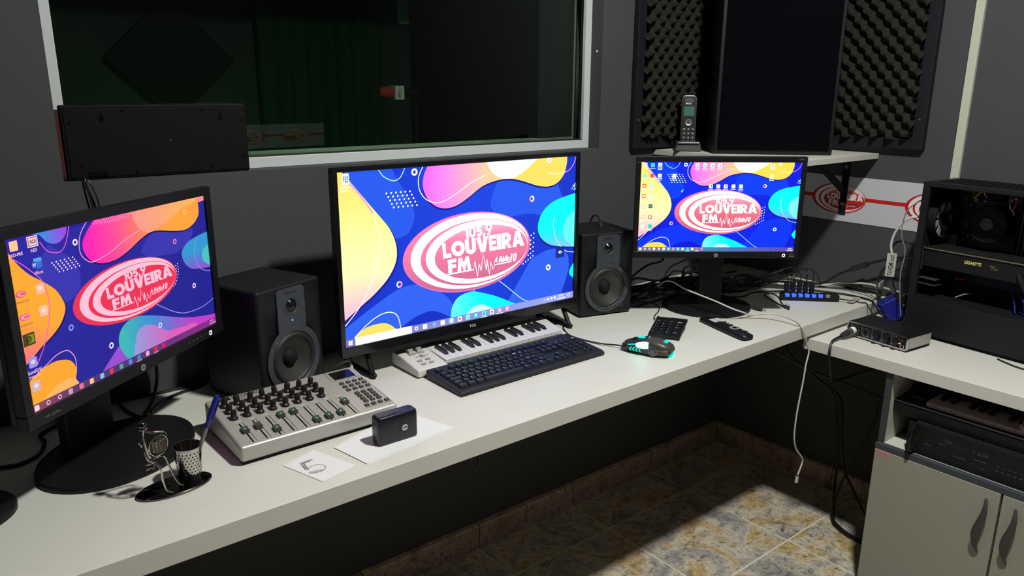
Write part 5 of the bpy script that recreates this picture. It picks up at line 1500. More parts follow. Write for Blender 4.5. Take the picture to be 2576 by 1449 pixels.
MB().box(-.0165, -.0094, .110, .0165, -.0084, .140).obj('display', 'phone_lcd', pt, rot=pr)
MB().lathe([(.0065, -.0088), (.0105, -.0094), (.0105, -.0084)], 24, 'y', (0, 0, .0905)).obj('navigation_ring', 'phone_silver', pt, rot=pr)
MB().cyl((0, -.0096, .0905), .0068, .0012, 'y', 20).obj('menu_button', 'phone_grey', pt, rot=pr)
pk_ = MB().prism(ell(0, 0, .0056, .0042, 14), -.0096, -.0084, 'xz').mesh('key', 'phone_grey')
a = Art(.043, .16, 1.0, 0.0); a.clip = (-1, -1, 1, 1)
for r in range(4):
    for c in range(3):
        inst('key', pk_, pt, (-.0138 + .0138 * c, -(.068 - .0135 * r) * math.sin(R(9)) * -1 * 0, 0), pr).location = (Matrix.Rotation(R(-9), 4, 'X') @ Vector((-.0138 + .0138 * c, 0, .068 - .0135 * r)))
        l = '123456789*0#'[r * 3 + c]
        v, f, asp = text_geo(l, 0.01)
        a._put([(.0215 - .0138 + .0138 * c - .0008 + p * .0032, .16 - (.0660 - .0135 * r + q_ * .0042)) for p, q_ in v], f, (225, 225, 228), 0)
for c in range(4): a.rect(.0055 + .009 * c, .16 - .0195, .0115 + .009 * c, .16 - .0170, (190, 190, 195), 0)
a.text('at&t', .016, .16 - .1525, .028, .16 - .1470, (230, 230, 232), 0, 0.02)
a.ellipse(.0125, .16 - .1497, .0028, .0028, (230, 230, 232), 0, 14)
a.obj('key_legends', 'print', pt, tuple(Matrix.Rotation(R(-9), 4, 'X') @ Vector((0, -.0099, .08))), pr)

# ================================================================ USB HUB
hu = thing('usb_hub', 'black USB hub with a row of glowing blue switches and upright plugs', 'usb hub', (2.193, 1.214, D + .0005), R(-44))
MB().box(-.089, 0, 0, .089, .034, .021).obj('housing', 'black_plastic', hu, bev=.002)
lm = MB().box(-.0062, -.0006, .0125, .0062, .010, .0218).mesh('switch_light', 'led_hub')
for i in range(6): inst('switch_light', lm, hu, (-.072 + .0205 * i, 0, 0))
MB().box(-.0062 + .053, -.0004, .0135, .0062 + .053, .009, .0216).obj('switch', 'grey_print', hu)
for i in range(5):
    p = MB().box(-.0072, .015, .021, .0072, .0240, .057)
    pp = p.obj('usb_plug', 'black_matte', hu, bev=.0015, loc=(-.071 + .0195 * i, 0, 0), rot=(R(-6 + 3 * (i % 3)), 0, 0))
    MB().box(-.0055, .0165, .0205, .0055, .0225, .0245).obj('plug_shell', 'chrome', pp)

# ================================================================ AUDIO INTERFACE
ai = thing('audio_interface', 'black and silver audio interface with two input sockets on the right desk', 'audio interface', (2.0915, .948, D2), R(-96.6))
IW, ID, IH = .185, .115, .046
MB().prism(rrect(-IW / 2, .004, IW / 2, IH, .006, 4), .006, ID, 'xz').obj('housing', 'black_plastic', ai, bev=.001)
MB().box(IW / 2 - .0015, .008, .010, IW / 2 + .0004, ID - .002, .040).obj('side_panel', 'silver_shell', ai)
o_ = rrect(-IW / 2, .004, IW / 2, IH, .007, 5); i_ = rrect(-IW / 2 + .004, .008, IW / 2 - .004, IH - .004, .004, 5)
m_ = MB()
for q in range(len(o_)):
    k = (q + 1) % len(o_)
    m_.add([(o_[q][0], 0, o_[q][1]), (o_[k][0], 0, o_[k][1]), (i_[k][0], 0, i_[k][1]), (i_[q][0], 0, i_[q][1]), (o_[q][0], .007, o_[q][1]), (o_[k][0], .007, o_[k][1])], [(0, 1, 2, 3), (0, 4, 5, 1)])
    m_.add([(i_[q][0], 0, i_[q][1]), (i_[k][0], 0, i_[k][1]), (i_[k][0], .004, i_[k][1]), (i_[q][0], .004, i_[q][1])], [(0, 1, 2, 3)])
m_.obj('front_rim', 'chrome', ai)
MB().box(-IW / 2 + .003, .002, .0065, IW / 2 - .003, .006, IH - .003).obj('front_panel', 'black_plastic', ai)
for x in (-.068, -.034):
    s_ = MB().lathe([(.0125, .002), (.0135, -.0005), (.0120, -.0010), (.0112, .001)], 28, 'y', (x, 0, .0245)).obj('input_socket', 'pc_metal', ai)
    MB().cyl((x, .0008, .0245), .0112, .001, 'y', 24).obj('socket_core', 'rubber', s_)
    MB().cyl((x, .0000, .0245), .0040, .001, 'y', 16).obj('socket_hole', 'door_black', s_)
    for dx, dz in ((-.011, .012), (.011, -.012)): MB().cyl((x + dx, -.0002, .0245 + dz), .0024, .0022, 'y', 10).obj('socket_screw', 'pc_metal', s_)
for x in (.000, .030, .058):
    k_ = MB().lathe([(.0070, .002), (.0066, -.009), (.0055, -.0115), (1e-6, -.012)], 20, 'y', (x, 0, .0165)).obj('gain_knob', 'knob_black', ai)
    MB().box(x - .0045, -.0122, .0185, x - .0035, -.0108, .0215).obj('knob_pointer', 'white_print', k_)
for x, z in ((-.006, .033), (.009, .031), (.024, .033), (.039, .031), (.054, .032)):
    MB().box(x - .0035, -.0008, z - .0022, x + .0035, .003, z + .0022).obj('push_button', 'black_matte', ai, bev=.0005)
MB().box(.0665, -.0004, .0195, .0715, .003, .0225).obj('power_light', 'led_orange', ai)
s_ = MB().lathe([(.0032, .001), (.0040, -.0014), (.0062, -.0012), (.0062, .002)], 22, 'y', (.0785, 0, .0140)).obj('phones_socket', 'chrome', ai)
MB().cyl((.0785, .0004, .0140), .0034, .001, 'y', 16).obj('socket_hole', 'door_black', s_)
MB().lathe([(.0055, .002), (.0052, -.006), (1e-6, -.0065)], 18, 'y', (.078, 0, .031)).obj('mix_knob', 'knob_black', ai)
a = Art(IW, .04, 1.0, 0.0)
for x in (-.015, .014, .045): a.line([(x + IW / 2, .002), (x + IW / 2, .037)], .0007, (150, 150, 152), 0, 1)
for x in (-.008, .022): a.rect(x + IW / 2 - .004, .004, x + IW / 2 + .004, .0055, (150, 150, 152), 0)
for x, l in ((-.066, 'INPUT 1'), (-.032, 'INPUT 2')): a.text(l, IW / 2 + x - .008, .0352, IW / 2 + x + .008, .0372, (150, 150, 152), 0)
a.rect(IW / 2 + .050, .007, IW / 2 + .060, .0082, (150, 150, 152), 0); a.rect(IW / 2 + .072, .0035, IW / 2 + .084, .0047, (150, 150, 152), 0)
a.obj('panel_marks', 'print', ai, (0, .0017, .0255))['kind'] = 'stuff'
a = Art(.05, .02, 1.0, 0.0)
for q in ([(.018, .018), (.030, .003), (.046, .018)], [(.024, .012), (.034, .010)], [(.006, .018), (.046, .018)]): a.line(q, .0007, (60, 62, 66), 0, 1)
a.obj('top_emblem', 'print', ai, (-.005, .050, IH + .0004), FLAT)
for x in (-.07, .07):
    for y in (.02, .10): MB().cyl((x, y, 0), .007, .005).obj('foot', 'rubber', ai)
xp = thing('xlr_plug', 'microphone plug with white tape ring and black cable in the audio interface', 'plug', (0, 0, 0))
X0 = Vector((2.0990, 1.0155, D2 + .0245)); xd = Vector((-.93, .16, -.20)).normalized()
def xq(t): return tuple(X0 + xd * t)
MB().tube([xq(.0035), xq(.030)], .0100, 18, 1).obj('plug_barrel', 'xlr_steel', xp)
MB().tube([xq(.004), xq(.016)], .0103, 18, 1).obj('tape_ring', 'white_print', xp)
MB().tube([xq(.030), xq(.044), xq(.058)], [.0092, .0085, .0070, .0045], 14, 4).obj('strain_relief', 'rubber', xp)
e_ = Vector(xq(.056))
MB().tube([tuple(e_), (2.015, 1.028, D2 + .0075), (1.994, 1.025, D2 + .0045), (1.980, 1.021, D2 - .012), (1.974, 1.017, .655), (1.974, 1.013, .630), (1.982, 1.010, .600), (2.005, 1.015, .580), (2.04, 1.020, .570), (2.10, 1.01, .574), (2.2, .96, .60)], .0038, 8, 5).obj('cable', 'cable_black', xp)

# ================================================================ OPEN COMPUTER TOWER
pc = thing('computer_tower', 'open black computer tower with its inside showing on the right desk', 'computer', (2.264, .952, D2), R(-5.5))
PL, PD, PH = .43, .172, .452
fr_ = 'pc_case'
MB().box(0, -PL, .010, PD, 0, .114).obj('power_supply_shroud', fr_, pc, bev=.002)
MB().box(0, -PL, PH - .016, PD, 0, PH - .003).obj('top_frame', fr_, pc, bev=.002)
vent = MB()
for i in range(26):
    y = -.03 - .014 * i
    if y < -PL + .02: break
    vent.box(.02, y - .005, PH - .0035, PD - .02, y, PH - .0005)
vo = vent.obj('top_vent', 'black_matte', pc); vo['kind'] = 'stuff'
MB().box(0, -.020, .114, .012, 0, PH - .016).obj('rear_post', fr_, pc, bev=.0015)
MB().box(.012, -.004, .114, PD, 0, PH - .016).obj('rear_panel', 'black_matte', pc)
MB().box(0, -PL, .114, .016, -PL + .02, PH - .016).obj('front_post', fr_, pc)
MB().box(.016, -PL, .114, PD, -PL + .006, PH - .016).obj('front_panel', fr_, pc)
MB().box(PD - .004, -PL + .006, .114, PD, -.004, PH - .016).obj('motherboard_tray', 'black_matte', pc)
for y in (-.02, -PL + .02):
    for x in (.02, PD - .02): MB().cyl((x, y, 0), .012, .0105).obj('foot', 'rubber', pc)
for z in (.13, .21, .29, .37, .42): MB().cyl((-.0006, -.010, z), .0018, .0010, 'x', 8).obj('screw_hole', 'door_black', pc)
mb = MB().box(PD - .010, -.262, .150, PD - .005, -.020, .428).obj('motherboard', 'pc_pcb', pc)
random.seed(3)
cm = MB().box(0, 0, 0, .010, .007, .007).mesh('chip', 'pc_metal'); cb = MB().cyl((0, 0, 0), .0036, .010, 'x', 10).mesh('capacitor', 'pc_metal')
for i in range(44): inst('chip', cm, mb, (PD - .020, -.050 - random.random() * .045, .20 + random.random() * .215), (0, 0, 0), (1, .4 + random.random(), .4 + random.random()))
for i in range(22): inst('capacitor', cb, mb, (PD - .019, -.060 - random.random() * .18, .392 + random.random() * .032))
MB().box(PD - .045, -.052, .155, PD - .010, -.022, .290).obj('port_block', 'pc_metal', mb)
MB().box(PD - .022, -.150, .395, PD - .010, -.085, .424).obj('heat_sink', 'black_matte', mb)
# rear case fan
rf = MB().lathe([(.052, 0), (.056, 0), (.056, .024), (.052, .024), (.052, 0)], 36, 'y', (.090, -.030, .338), False).obj('rear_fan', 'black_matte', pc)
MB().lathe([(1e-6, 0), (.020, 0), (.020, .016), (1e-6, .016)], 24, 'y', (.090, -.030, .338)).obj('fan_hub', 'black_plastic', rf)
bl = MB().prism([(.018, -.006), (.051, -.016), (.052, .010), (.019, .008)], 0, .002, 'xz').mesh('fan_blade', 'pc_fan_grey')
for k in range(7):
    o = inst('fan_blade', bl, rf, (.090, -.022, .338), (0, 2 * PI * k / 7, 0))
# processor cooler
co = MB().lathe([(.030, PD - .012), (.046, PD - .030), (.050, PD - .050), (.053, PD - .055), (.053, PD - .078), (.049, PD - .080), (.047, PD - .072)], 40, 'x', (0, -.142, .338)).obj('cooler', 'black_matte', pc)
MB().lathe([(1e-6, PD - .081), (.017, PD - .079), (.020, PD - .070), (.020, PD - .06)], 28, 'x', (0, -.142, .338)).obj('cooler_hub', 'pc_fan_grey' if False else 'phone_grey', co)
b2 = MB().prism([(.018, -.006), (.045, -.014), (.046, .008), (.019, .008)], PD - .074, PD - .072, 'yz').mesh('fan_blade', 'black_matte')
for k in range(7): inst('fan_blade', b2, co, (0, -.142, .338), (2 * PI * k / 7, 0, 0))
for q in range(3): MB().box(PD - .048, -.206 - .010 * q - .004, .262, PD - .010, -.206 - .010 * q, .424).obj('memory_stick', 'pc_pcb' if q else 'black_matte', pc)
MB().box(PD - .050, -.2345, .275, PD - .046, -.2315, .400).obj('memory_light_edge', 'blue_cable', pc)
# graphics card
gp = MB().box(.030, -.285, .203, PD - .012, -.014, .256).obj('graphics_card', 'black_matte', pc, bev=.003)
MB().box(.0265, -.285, .2555, PD - .012, -.014, .2585).obj('card_backplate', 'pc_brass', gp)
MB().box(.0290, -.285, .2585, PD - .012, -.014, .2592).obj('card_plate', 'black_matte', gp)
lettering('card_lettering', 'GIGABYTE', .0095, 'gpu_text', gp, (.0292, -.152, .236), (0, 0, -PI / 2), off=0.03, width=.045)
lettering('card_lettering', 'FAN', .0050, 'gpu_text_dim', gp, (.0292, -.204, .2365), (0, 0, -PI / 2), off=0.01, width=.014)
lettering('card_lettering', 'STOP', .0050, 'gpu_text_dim', gp, (.0292, -.210, .2295), (0, 0, -PI / 2), off=0.01, width=.017)
lettering('card_lettering', 'GIGABYTE', .006, 'print', gp, (.060, -.150, .2596), (-PI / 2, 0, -PI / 2), (120, 110, 95), width=.055)
for z0_, z1_ in ((.192, .222), (.226, .262)): MB().box(.022, -.0135, z0_, .034, -.0045, z1_).obj('slot_bracket', 'pc_metal', pc)
for z in (.150, .166): MB().box(.030, -.060, z, PD - .03, -.006, z + .002).obj('slot_cover', 'pc_metal', pc)
for i, (mm, pts) in enumerate((('pc_yellow', [(.12, -.085, .425), (.10, -.095, .405), (.11, -.11, .425), (.12, -.118, .408)]), ('pc_yellow', [(.08, -.245, .236), (.04, -.255, .242), (.05, -.262, .228)]), ('pc_red', [(.10, -.21, .42), (.09, -.205, .39), (.11, -.20, .37), (.13, -.19, .375)]), ('pc_red', [(.06, -.10, .185), (.05, -.11, .178), (.07, -.12, .182), (.06, -.10, .174)]), ('cable_grey', [(.10, -.195, .43), (.08, -.198, .40), (.10, -.205, .375)]), ('cable_black', [(.04, -.26, .235), (.02, -.285, .21), (.03, -.31, .16), (.05, -.33, .12)]), ('cable_grey', [(.05, -.11, .125), (.07, -.125, .135), (.08, -.14, .138)]))):
    MB().tube(pts, .0022 if i != 5 else .0055, 6, 5).obj('wire', mm, pc)
for i in range(7):
    y = -.24 - .02 * i
    MB().tube([(.10 + .008 * i, y + .03, .180 - .004 * i), (.08, y, .170 - .006 * i), (.06 + .012 * i, y - .02, .142), (.05, y - .03, .118)], .0020, 6, 5).obj('wire', 'blue_cable', pc)
MB().box(PD - .012, -.40, .120, PD - .008, -.25, .128).obj('light_strip', 'pc_blue_led', pc)
MB().tube([(2.222, .680, .6945), (2.205, .650, .6945), (2.190, .606, .6945), (2.19, .50, .6945)], .0022, 6, 4).obj('thin_cable', 'cable_black')
tag(bpy.data.objects['thin_cable'], 'thin black cable coming out from under the computer tower', 'cable')

# small black and blue switch box behind the tower
vb = thing('vga_switch', 'small black and blue video switch box leaning behind the computer tower', 'switch box', (2.318, 1.002, D2 + .020), R(-40))
vb.rotation_euler = (R(0), R(-34), R(-50))
MB().box(-.012, -.022, .004, .062, .022, .062).obj('housing', 'black_plastic', vb, bev=.003)
MB().box(-.018, -.0245, .000, .030, .0245, .066).obj('end_shell', 'blue_vga', vb, bev=.004)
for z in (.014, .034, .052): MB().box(-.026, -.016, z - .006, -.017, .016, z + .005).obj('video_plug', 'blue_vga', vb, bev=.002)
lettering('port_lettering', 'VGA 1 2', .005, 'print', vb, (.046, -.0224, .034), (0, 0, 0), (170, 175, 190), width=.024)

# ================================================================ CABINET UNDER THE RIGHT DESK
CX, CY0, CY1 = 1.995, .861, .06
cb_ = thing('cabinet', 'pale two-door cabinet with an open shelf under the right desk', 'cabinet', (0, 0, 0))
MB().box(CX, CY0 - .016, .03, XR - .03, CY0, .6565).obj('side_panel', 'cab_inner', cb_)
MB().box(CX - .0015, CY0 - .0165, .03, CX + .002, CY0 + .0005, .6565).obj('edge_band', 'cab_edge', cb_)
MB().box(CX, CY1, .03, XR - .03, CY1 + .016, .6565).obj('side_panel', 'cab_inner', cb_)
MB().box(CX, CY1 + .016, .438, XR - .03, CY0 - .016, .453).obj('niche_floor', 'cab_inner', cb_)
MB().box(CX - .0145, CY1, .4375, CX + .002, CY0 + .0005, .4535).obj('edge_band', 'cab_edge', cb_, bev=.001)
MB().box(XR - .04, CY1 + .016, .03, XR - .03, CY0 - .016, .6565).obj('back_panel', 'cab_inner', cb_)
MB().box(CX + .01, CY1 + .016, .03, XR - .04, CY0 - .016, .045).obj('bottom_panel', 'cab_inner', cb_)
MB().box(CX + .03, CY1 + .02, 0, XR - .05, CY0 - .02, .03).obj('plinth', 'cab_edge', cb_)
def door(y1, y0, hy):
    d = MB().box(CX - .016, y0 + .0015, .032, CX - .0002, y1 - .0015, .4365).obj('door', 'cab_front', cb_, bev=.001)
    rings = []
    for i in range(15):
        t = i / 14
        z = .262 + (.412 - .262) * t
        bow = math.sin(PI * t)
        w_ = .0035 + .0055 * bow; th = .002 + .0035 * bow
        xc = CX - .018 - .016 * bow ** .7
        yc = hy + .006 * math.sin(2 * PI * t - .4)
        rings.append([(xc + th * math.cos(q * PI / 5), yc + w_ * math.sin(q * PI / 5), z) for q in range(10)])
    MB().loft(rings).obj('handle', 'handle_grey', d)
    return d
d1 = door(CY0, .545, .577)
door(.543, .230, .512)
MB().box(CX - .016, CY1, .032, CX - .0002, .228, .4365).obj('door', 'cab_front', cb_)
# maker's sticker
a = Art(.040, .013, 1.0, .00005)
a.rect(0, 0, .040, .013, (176, 44, 44), 0); a.rect(.0006, .0006, .0394, .0124, (214, 168, 160), 1)
a.text('NICIOLI', .0085, .003, .037, .0105, (176, 36, 40), 2, 0.02, 0.25)
a.poly([(.003, .003), (.007, .0042), (.0045, .006), (.007, .0095), (.003, .0075)], (30, 30, 60), 2)
a.obj('maker_sticker', 'print', d1, (CX - .0162, .838, .4285), (0, 0, -PI / 2))
# amplifier in the niche
ap = thing('amplifier', 'black rack amplifier with handle in the open cabinet shelf', 'amplifier', (0, 0, 0))
MB().box(CX + .012, .20, .4535, 2.36, .775, .538).obj('chassis', 'black_matte', ap, bev=.001)
MB().box(CX + .004, .18, .4540, CX + .012, .790, .5375).obj('front_panel', 'black_plastic', ap, bev=.001)
hd = MB().tube([(CX + .006, .768, .470), (CX - .024, .768, .470), (CX - .030, .768, .480), (CX - .030, .768, .520), (CX - .024, .768, .530), (CX + .006, .768, .530)], .0048, 10, 2)
hd.obj('rack_handle', 'black_gloss', ap)
for z in (.470, .530): MB().cyl((CX - .002, .768, z), .008, .006, 'x', 14).obj('handle_washer', 'black_gloss', ap)
AR = (0, 0, -PI / 2)
a = Art(.40, .08, 1.0, 0.0)
a.rect(.068, .016, .086, .027, (44, 45, 50), 0, .003); a.text('machine', .090, .022, .128, .028, (52, 53, 58), 0, 0.0); a.text('2.8SB', .134, .020, .172, .029, (66, 68, 74), 0, 0.01)
for x, y, l in ((.055, .032, .017), (.092, .052, .030), (.140, .042, .030), (.020, .046, .018), (.136, .056, .006), (.160, .060, .010)): a.rect(x, y, x + l, y + .0009, (120, 122, 130), 0)
for k in range(9): a.rect(.192 + .013 * k, .040, .200 + .013 * k, .0408, (100, 102, 110), 0); a.rect(.192 + .013 * k, .052, .198 + .013 * k, .0530, (140, 142, 150), 0)
a.obj('panel_marks', 'print', ap, (CX + .0036, .765 - .20, .4955), AR)['kind'] = 'stuff'
# old keyboard lying on the amplifier
ok = thing('old_keyboard', 'dusty black musical keyboard with grey-pink keys inside the cabinet', 'musical keyboard', (0, 0, 0))
MB().prism([(2.022, .5395), (2.27, .5395), (2.27, .610), (2.13, .600), (2.115, .582), (2.028, .577), (2.020, .570)], .845, .10, 'xz').obj('case', 'black_plastic', ok, bev=.002)
MB().box(2.0185, .10, .5735, 2.0235, .845, .5775).obj('front_trim', 'phone_grey', ok, bev=.0008)
k2 = MB().box(0, -.0224, 0, .085, 0, .0125).mesh('white_key', 'old_key'); k3 = MB().box(.040, -.0055, .0125, .088, .0055, .020).mesh('black_key', 'key_black')
for i in range(22):
    inst('white_key', k2, ok, (2.030, .766 - .0232 * i, .5795))
    if (i % 7) in (0, 1, 3, 4, 5): inst('black_key', k3, ok, (2.030, .766 - .0232 * (i + 1), .5795))
MB().box(2.06, .785, .583, 2.064, .815, .5842).obj('panel_mark', 'grey_print', ok)
bo = thing('plastic_bottle', 'clear plastic bottle with gold band leaning on the old keyboard', 'bottle', (2.036, .540, .5945))
br_ = (R(24), R(-6), 0)
MB().lathe([(.010, 0), (.0130, .003), (.0138, .030), (.0148, .055), (.0150, .062)], 22).obj('body', 'clear_plastic', bo, rot=br_)
MB().lathe([(.0136, .012), (.0140, .020)], 22, caps=False).obj('band', 'gold', bo, rot=br_)
# dark frame under the right desk
fm = thing('metal_stand', 'dark metal support stand under the right desk beside the cabinet', 'stand', (0, 0, 0))
MB().box(2.16, .862, D2 - .075, 2.19, 1.09, D2 - .045).obj('cross_bar', 'black_matte', fm)
MB().box(2.16, 1.060, D2 - .045, 2.19, 1.09, D2 - .0345).obj('bar_mount', 'black_matte', fm)
MB().box(2.16, .875, 0.002, 2.19, .905, D2 - .075).obj('frame_leg', 'black_matte', fm)

# ================================================================ CABLES
def cable(label, pts, r=.0030, m='cable_black', cat='cable', group=None, n=8, sm=6):
    o = MB().tube(pts, r, n, sm).obj('cable', m)
    return tag(o, label, cat, group)
wc = thing('usb_cable', 'white USB charging cable draped over the desk edge, its end hanging', 'cable', (0, 0, 0))
wt = [(1.760, 1.464, .815), (1.780, 1.461, .821), (1.791, 1.439, .820), (1.781, 1.389, .812), (1.786, 1.336, .803), (1.794, 1.285, .794), (1.816, 1.244, .778), (1.855, 1.229, .762), (1.899, 1.235, .7445), (1.947, 1.222, .7425), (1.971, 1.198, .7425), (1.968, 1.149, .7425), (1.950, 1.112, .7425), (1.929, 1.089, .7430), (1.928, 1.0795, .733), (1.954, 1.078, .686), (1.965, 1.075, .66), (1.957, 1.075, .625), (1.951, 1.075, .571), (1.943, 1.075, .524), (1.935, 1.075, .463), (1.936, 1.075, .399), (1.955, 1.075, .355), (1.998, 1.075, .308), (1.989, 1.075, .278), (1.980, 1.075, .262)]
MB().tube(wt, .0024, 8, 5).obj('cord', 'cable_white', wc)
MB().tube([(1.980, 1.075, .262), (1.979, 1.075, .257)], .0036, 8, 1).obj('green_collar', 'green_glow' if False else 'green_cloth', wc)
MB().box(-.0052, -.0030, -.022, .0052, .0030, 0).obj('end_plug', 'cable_white', wc, bev=.001, loc=(1.979, 1.075, .258), rot=(0, R(6), 0))
MB().box(-.0036, -.0012, -.029, .0036, .0012, -.022).obj('plug_tip', 'chrome', wc, loc=(1.979, 1.075, .258), rot=(0, R(6), 0))
q0, q1, q2 = Vector((1.760, 1.464, .815)), Vector((1.738, 1.460, .806)), Vector((1.705, 1.464, .784))
MB().tube([tuple(q0), tuple(q1)], .0060, 6, 1).obj('usb_plug', 'phone_silver', wc)
MB().tube([tuple(q1), tuple(q2)], .0078, 6, 1).obj('usb_extension_socket', 'black_plastic', wc)
cable('thin grey cord lying beside the white USB cable near the desk edge', [(1.86, 1.245, .7412), (1.883, 1.222, .7412), (1.915, 1.188, .7412), (1.927, 1.143, .7412), (1.923, 1.099, .7412), (1.922, 1.086, .7414), (1.922, 1.0815, .735), (1.940, 1.0805, .700)], .0010, 'cable_grey')
mcb = [(1.420, 1.600, .743), (1.415, 1.53, .743), (1.372, 1.475, .743), (1.350, 1.425, .743), (1.353, 1.375, .743), (1.365, 1.325, .744), (1.383, 1.285, .747), (1.3885, 1.270, .7475)]
cable('braided mouse cable running from behind the white musical keyboard', mcb, .0020, 'cable_black')
cable('numeric keypad cable curling towards the right studio monitor', [(1.643, 1.380, .746), (1.655, 1.394, .742), (1.680, 1.412, .742), (1.718, 1.432, .742), (1.760, 1.466, .742), (1.775, 1.51, .742), (1.750, 1.545, .742), (1.710, 1.57, .742)], .0017)
cable('black cable hanging behind the left monitor stand', [(.362, 1.66, .90), (.366, 1.680, .80), (.360, 1.675, .765), (.339, 1.640, .7435), (.307, 1.575, .7435)], .0036)
cable('black cable curving on the desk behind the left monitor stand', [(.285, 1.68, .7435), (.287, 1.629, .7435), (.300, 1.580, .7435), (.318, 1.556, .7435)], .0034)
cable('black cable lying along the wall behind the left monitor', [(.20, 1.69, .7435), (.265, 1.692, .7435), (.318, 1.690, .7435), (.372, 1.685, .7435), (.415, 1.688, .7435), (.470, 1.690, .7435)], .0034)
cable('second black cable crossing towards the left studio monitor', [(.462, 1.676, .7435), (.385, 1.650, .7435), (.350, 1.612, .7505), (.322, 1.574, .7505)], .0034)
cable('black cable curling out below the left edge of the left monitor', [(.20, 1.66, .744), (.134, 1.610, .744), (.133, 1.567, .744), (.118, 1.518, .744), (.091, 1.497, .744), (.067, 1.497, .744), (-.02, 1.53, .744)], .0036)
ckc = thing('clock_cable', 'two thin black leads hanging from the clock down the wall', 'cable', (0, 0, 0))
MB().tube([(.283, 1.712, 1.218), (.283, 1.700, 1.213), (.285, 1.698, 1.195), (.287, 1.698, 1.175), (.289, 1.698, 1.155), (.286, 1.698, 1.095), (.27, 1.698, .90)], .0018, 6, 5).obj('lead', 'cable_black', ckc)
MB().tube([(.287, 1.712, 1.217), (.288, 1.699, 1.211), (.294, 1.696, 1.195), (.299, 1.696, 1.175), (.301, 1.696, 1.155), (.298, 1.696, 1.095), (.28, 1.696, .90)], .0018, 6, 5).obj('lead', 'cable_black', ckc)
jk = thing('jack_plug', 'gold-tipped jack plug on a short black cable lying on the right studio monitor', 'plug', (0, 0, 0))
MB().tube([(1.665, 1.690, .960), (1.668, 1.676, 1.000), (1.665, 1.655, 1.010), (1.640, 1.615, 1.004), (1.620, 1.592, .9975)], .0028, 8, 5).obj('cord', 'cable_black', jk)
MB().tube([(1.622, 1.594, .9985), (1.613, 1.582, .9950)], .0042, 10, 1).obj('sleeve', 'gold', jk)
MB().tube([(1.613, 1.582, .9950), (1.590, 1.565, .9938)], [.0024, .0024, .0015], 8, 1).obj('tip', 'gold', jk)
# tangle behind the right monitor
TG = dict(label='black cable in the tangle behind the right monitor stand', group='tangled cables behind the right monitor')
random.seed(12)
for i in range(15):
    y0 = 1.585 + random.uniform(-.05, .08)
    pts = []
    for k in range(8):
        t = k / 7
        x = 1.70 + t * .58
        pts.append((x, min(1.69, y0 - .13 * t + .045 * math.sin(3.1 * t * (1 + i % 3) + i) + random.uniform(-.012, .012)), .7442 + .005 * (i % 4) + max(0, .035 * math.sin(PI * t) * random.uniform(0, 1.4))))
    cable(TG['label'], pts, random.choice((.0026, .0032, .0040)), 'cable_black', 'cable', TG['group'], 7, 5)
for i, (x, y) in enumerate(((1.80, 1.60), (1.985, 1.60), (2.03, 1.57), (2.07, 1.55))):
    cable(TG['label'], [(x + .02, y - .10, .930), (x + .03, y - .08, .87), (x + .055, y, .835 - .01 * i), (x + .04, y + .05, .79), (x - .01 + .02 * i, y + .05, .746)], .0034, 'cable_black', 'cable', TG['group'], 8, 6)
blk = thing('cable_box', 'flat black power adapter among the cables behind the right monitor', 'power adapter', (2.03, 1.545, D + .0005), R(-38))
MB().box(-.10, -.03, 0, .10, .03, .030).obj('body', 'black_matte', blk, bev=.004)
MB().cyl((.10, 0, .015), .006, .02, 'x', 12).obj('strain_relief', 'rubber', blk)
HG = 'hub cables'
for i in range(5):
    bx_ = 2.193 + (-.071 + .0195 * i) * math.cos(R(-44)) - .020 * math.sin(R(-44)); by_ = 1.214 + (-.071 + .0195 * i) * math.sin(R(-44)) + .020 * math.cos(R(-44))
    s_ = (-1) ** i
    cable('black cable rising from a plug of the USB hub', [(bx_, by_, D + .050), (bx_ + .004, by_ + .004, D + .070 + .006 * i), (bx_ - .02 * s_, by_ + .03, D + .090 + .006 * (i % 3)), (bx_ - .06, by_ + .09, D + .055), (bx_ - .10, by_ + .15, D + .018), (bx_ - .16, by_ + .20, D + .005)], .0018 + .0006 * (i % 2), 'cable_black', 'cable', HG, 7, 6)
lp_ = cable('thin black loop of cable with a white tip standing over the USB hub', [(2.21, 1.30, .746), (2.24, 1.31, .80), (2.285, 1.29, .822), (2.31, 1.265, .80), (2.315, 1.25, .76)], .0014, 'cable_black')
cable('USB hub power cable running to the right over the desk corner', [(2.256, 1.154, D + .011), (2.285, 1.120, D + .006), (2.300, 1.102, D + .003), (2.300, 1.085, D + .003), (2.296, 1.065, .722), (2.300, 1.03, .700), (2.36, 1.00, .698)], .0020)
hdm = thing('hdmi_cable', 'thick black video cable with ferrite core running to the computer tower', 'cable', (0, 0, 0))
hp_ = [(2.10, 1.55, .748), (2.24, 1.46, .7465), (2.335, 1.385, .757), (2.365, 1.285, .756), (2.385, 1.232, .795), (2.395, 1.180, .828), (2.396, 1.150, .843), (2.398, 1.085, .872), (2.385, 1.020, .892), (2.36, .965, .905), (2.35, .93, .905)]
MB().tube(hp_, .0040, 8, 6).obj('cord', 'cable_black', hdm)
MB().tube([(2.392, 1.196, .819), (2.397, 1.145, .845)], .0095, 14, 1).obj('ferrite_core', 'rubber', hdm)
MB().tube([(2.36, .965, .905), (2.352, .945, .905)], .008, 10, 1).obj('plug', 'black_plastic', hdm)
wc1 = thing('white_cable', 'white cable arching out of the back of the computer tower', 'cable', (0, 0, 0))
MB().tube([(2.33, .935, 1.028), (2.31, .965, 1.034), (2.30, 1.000, 1.021), (2.30, 1.025, .985), (2.30, 1.035, .942), (2.305, 1.028, .900)], .0036, 8, 6).obj('cord', 'cable_white', wc1)
a = Art(.026, .072, 1.0, .0001)
a.rect(0, 0, .026, .072, (188, 186, 180), 0)
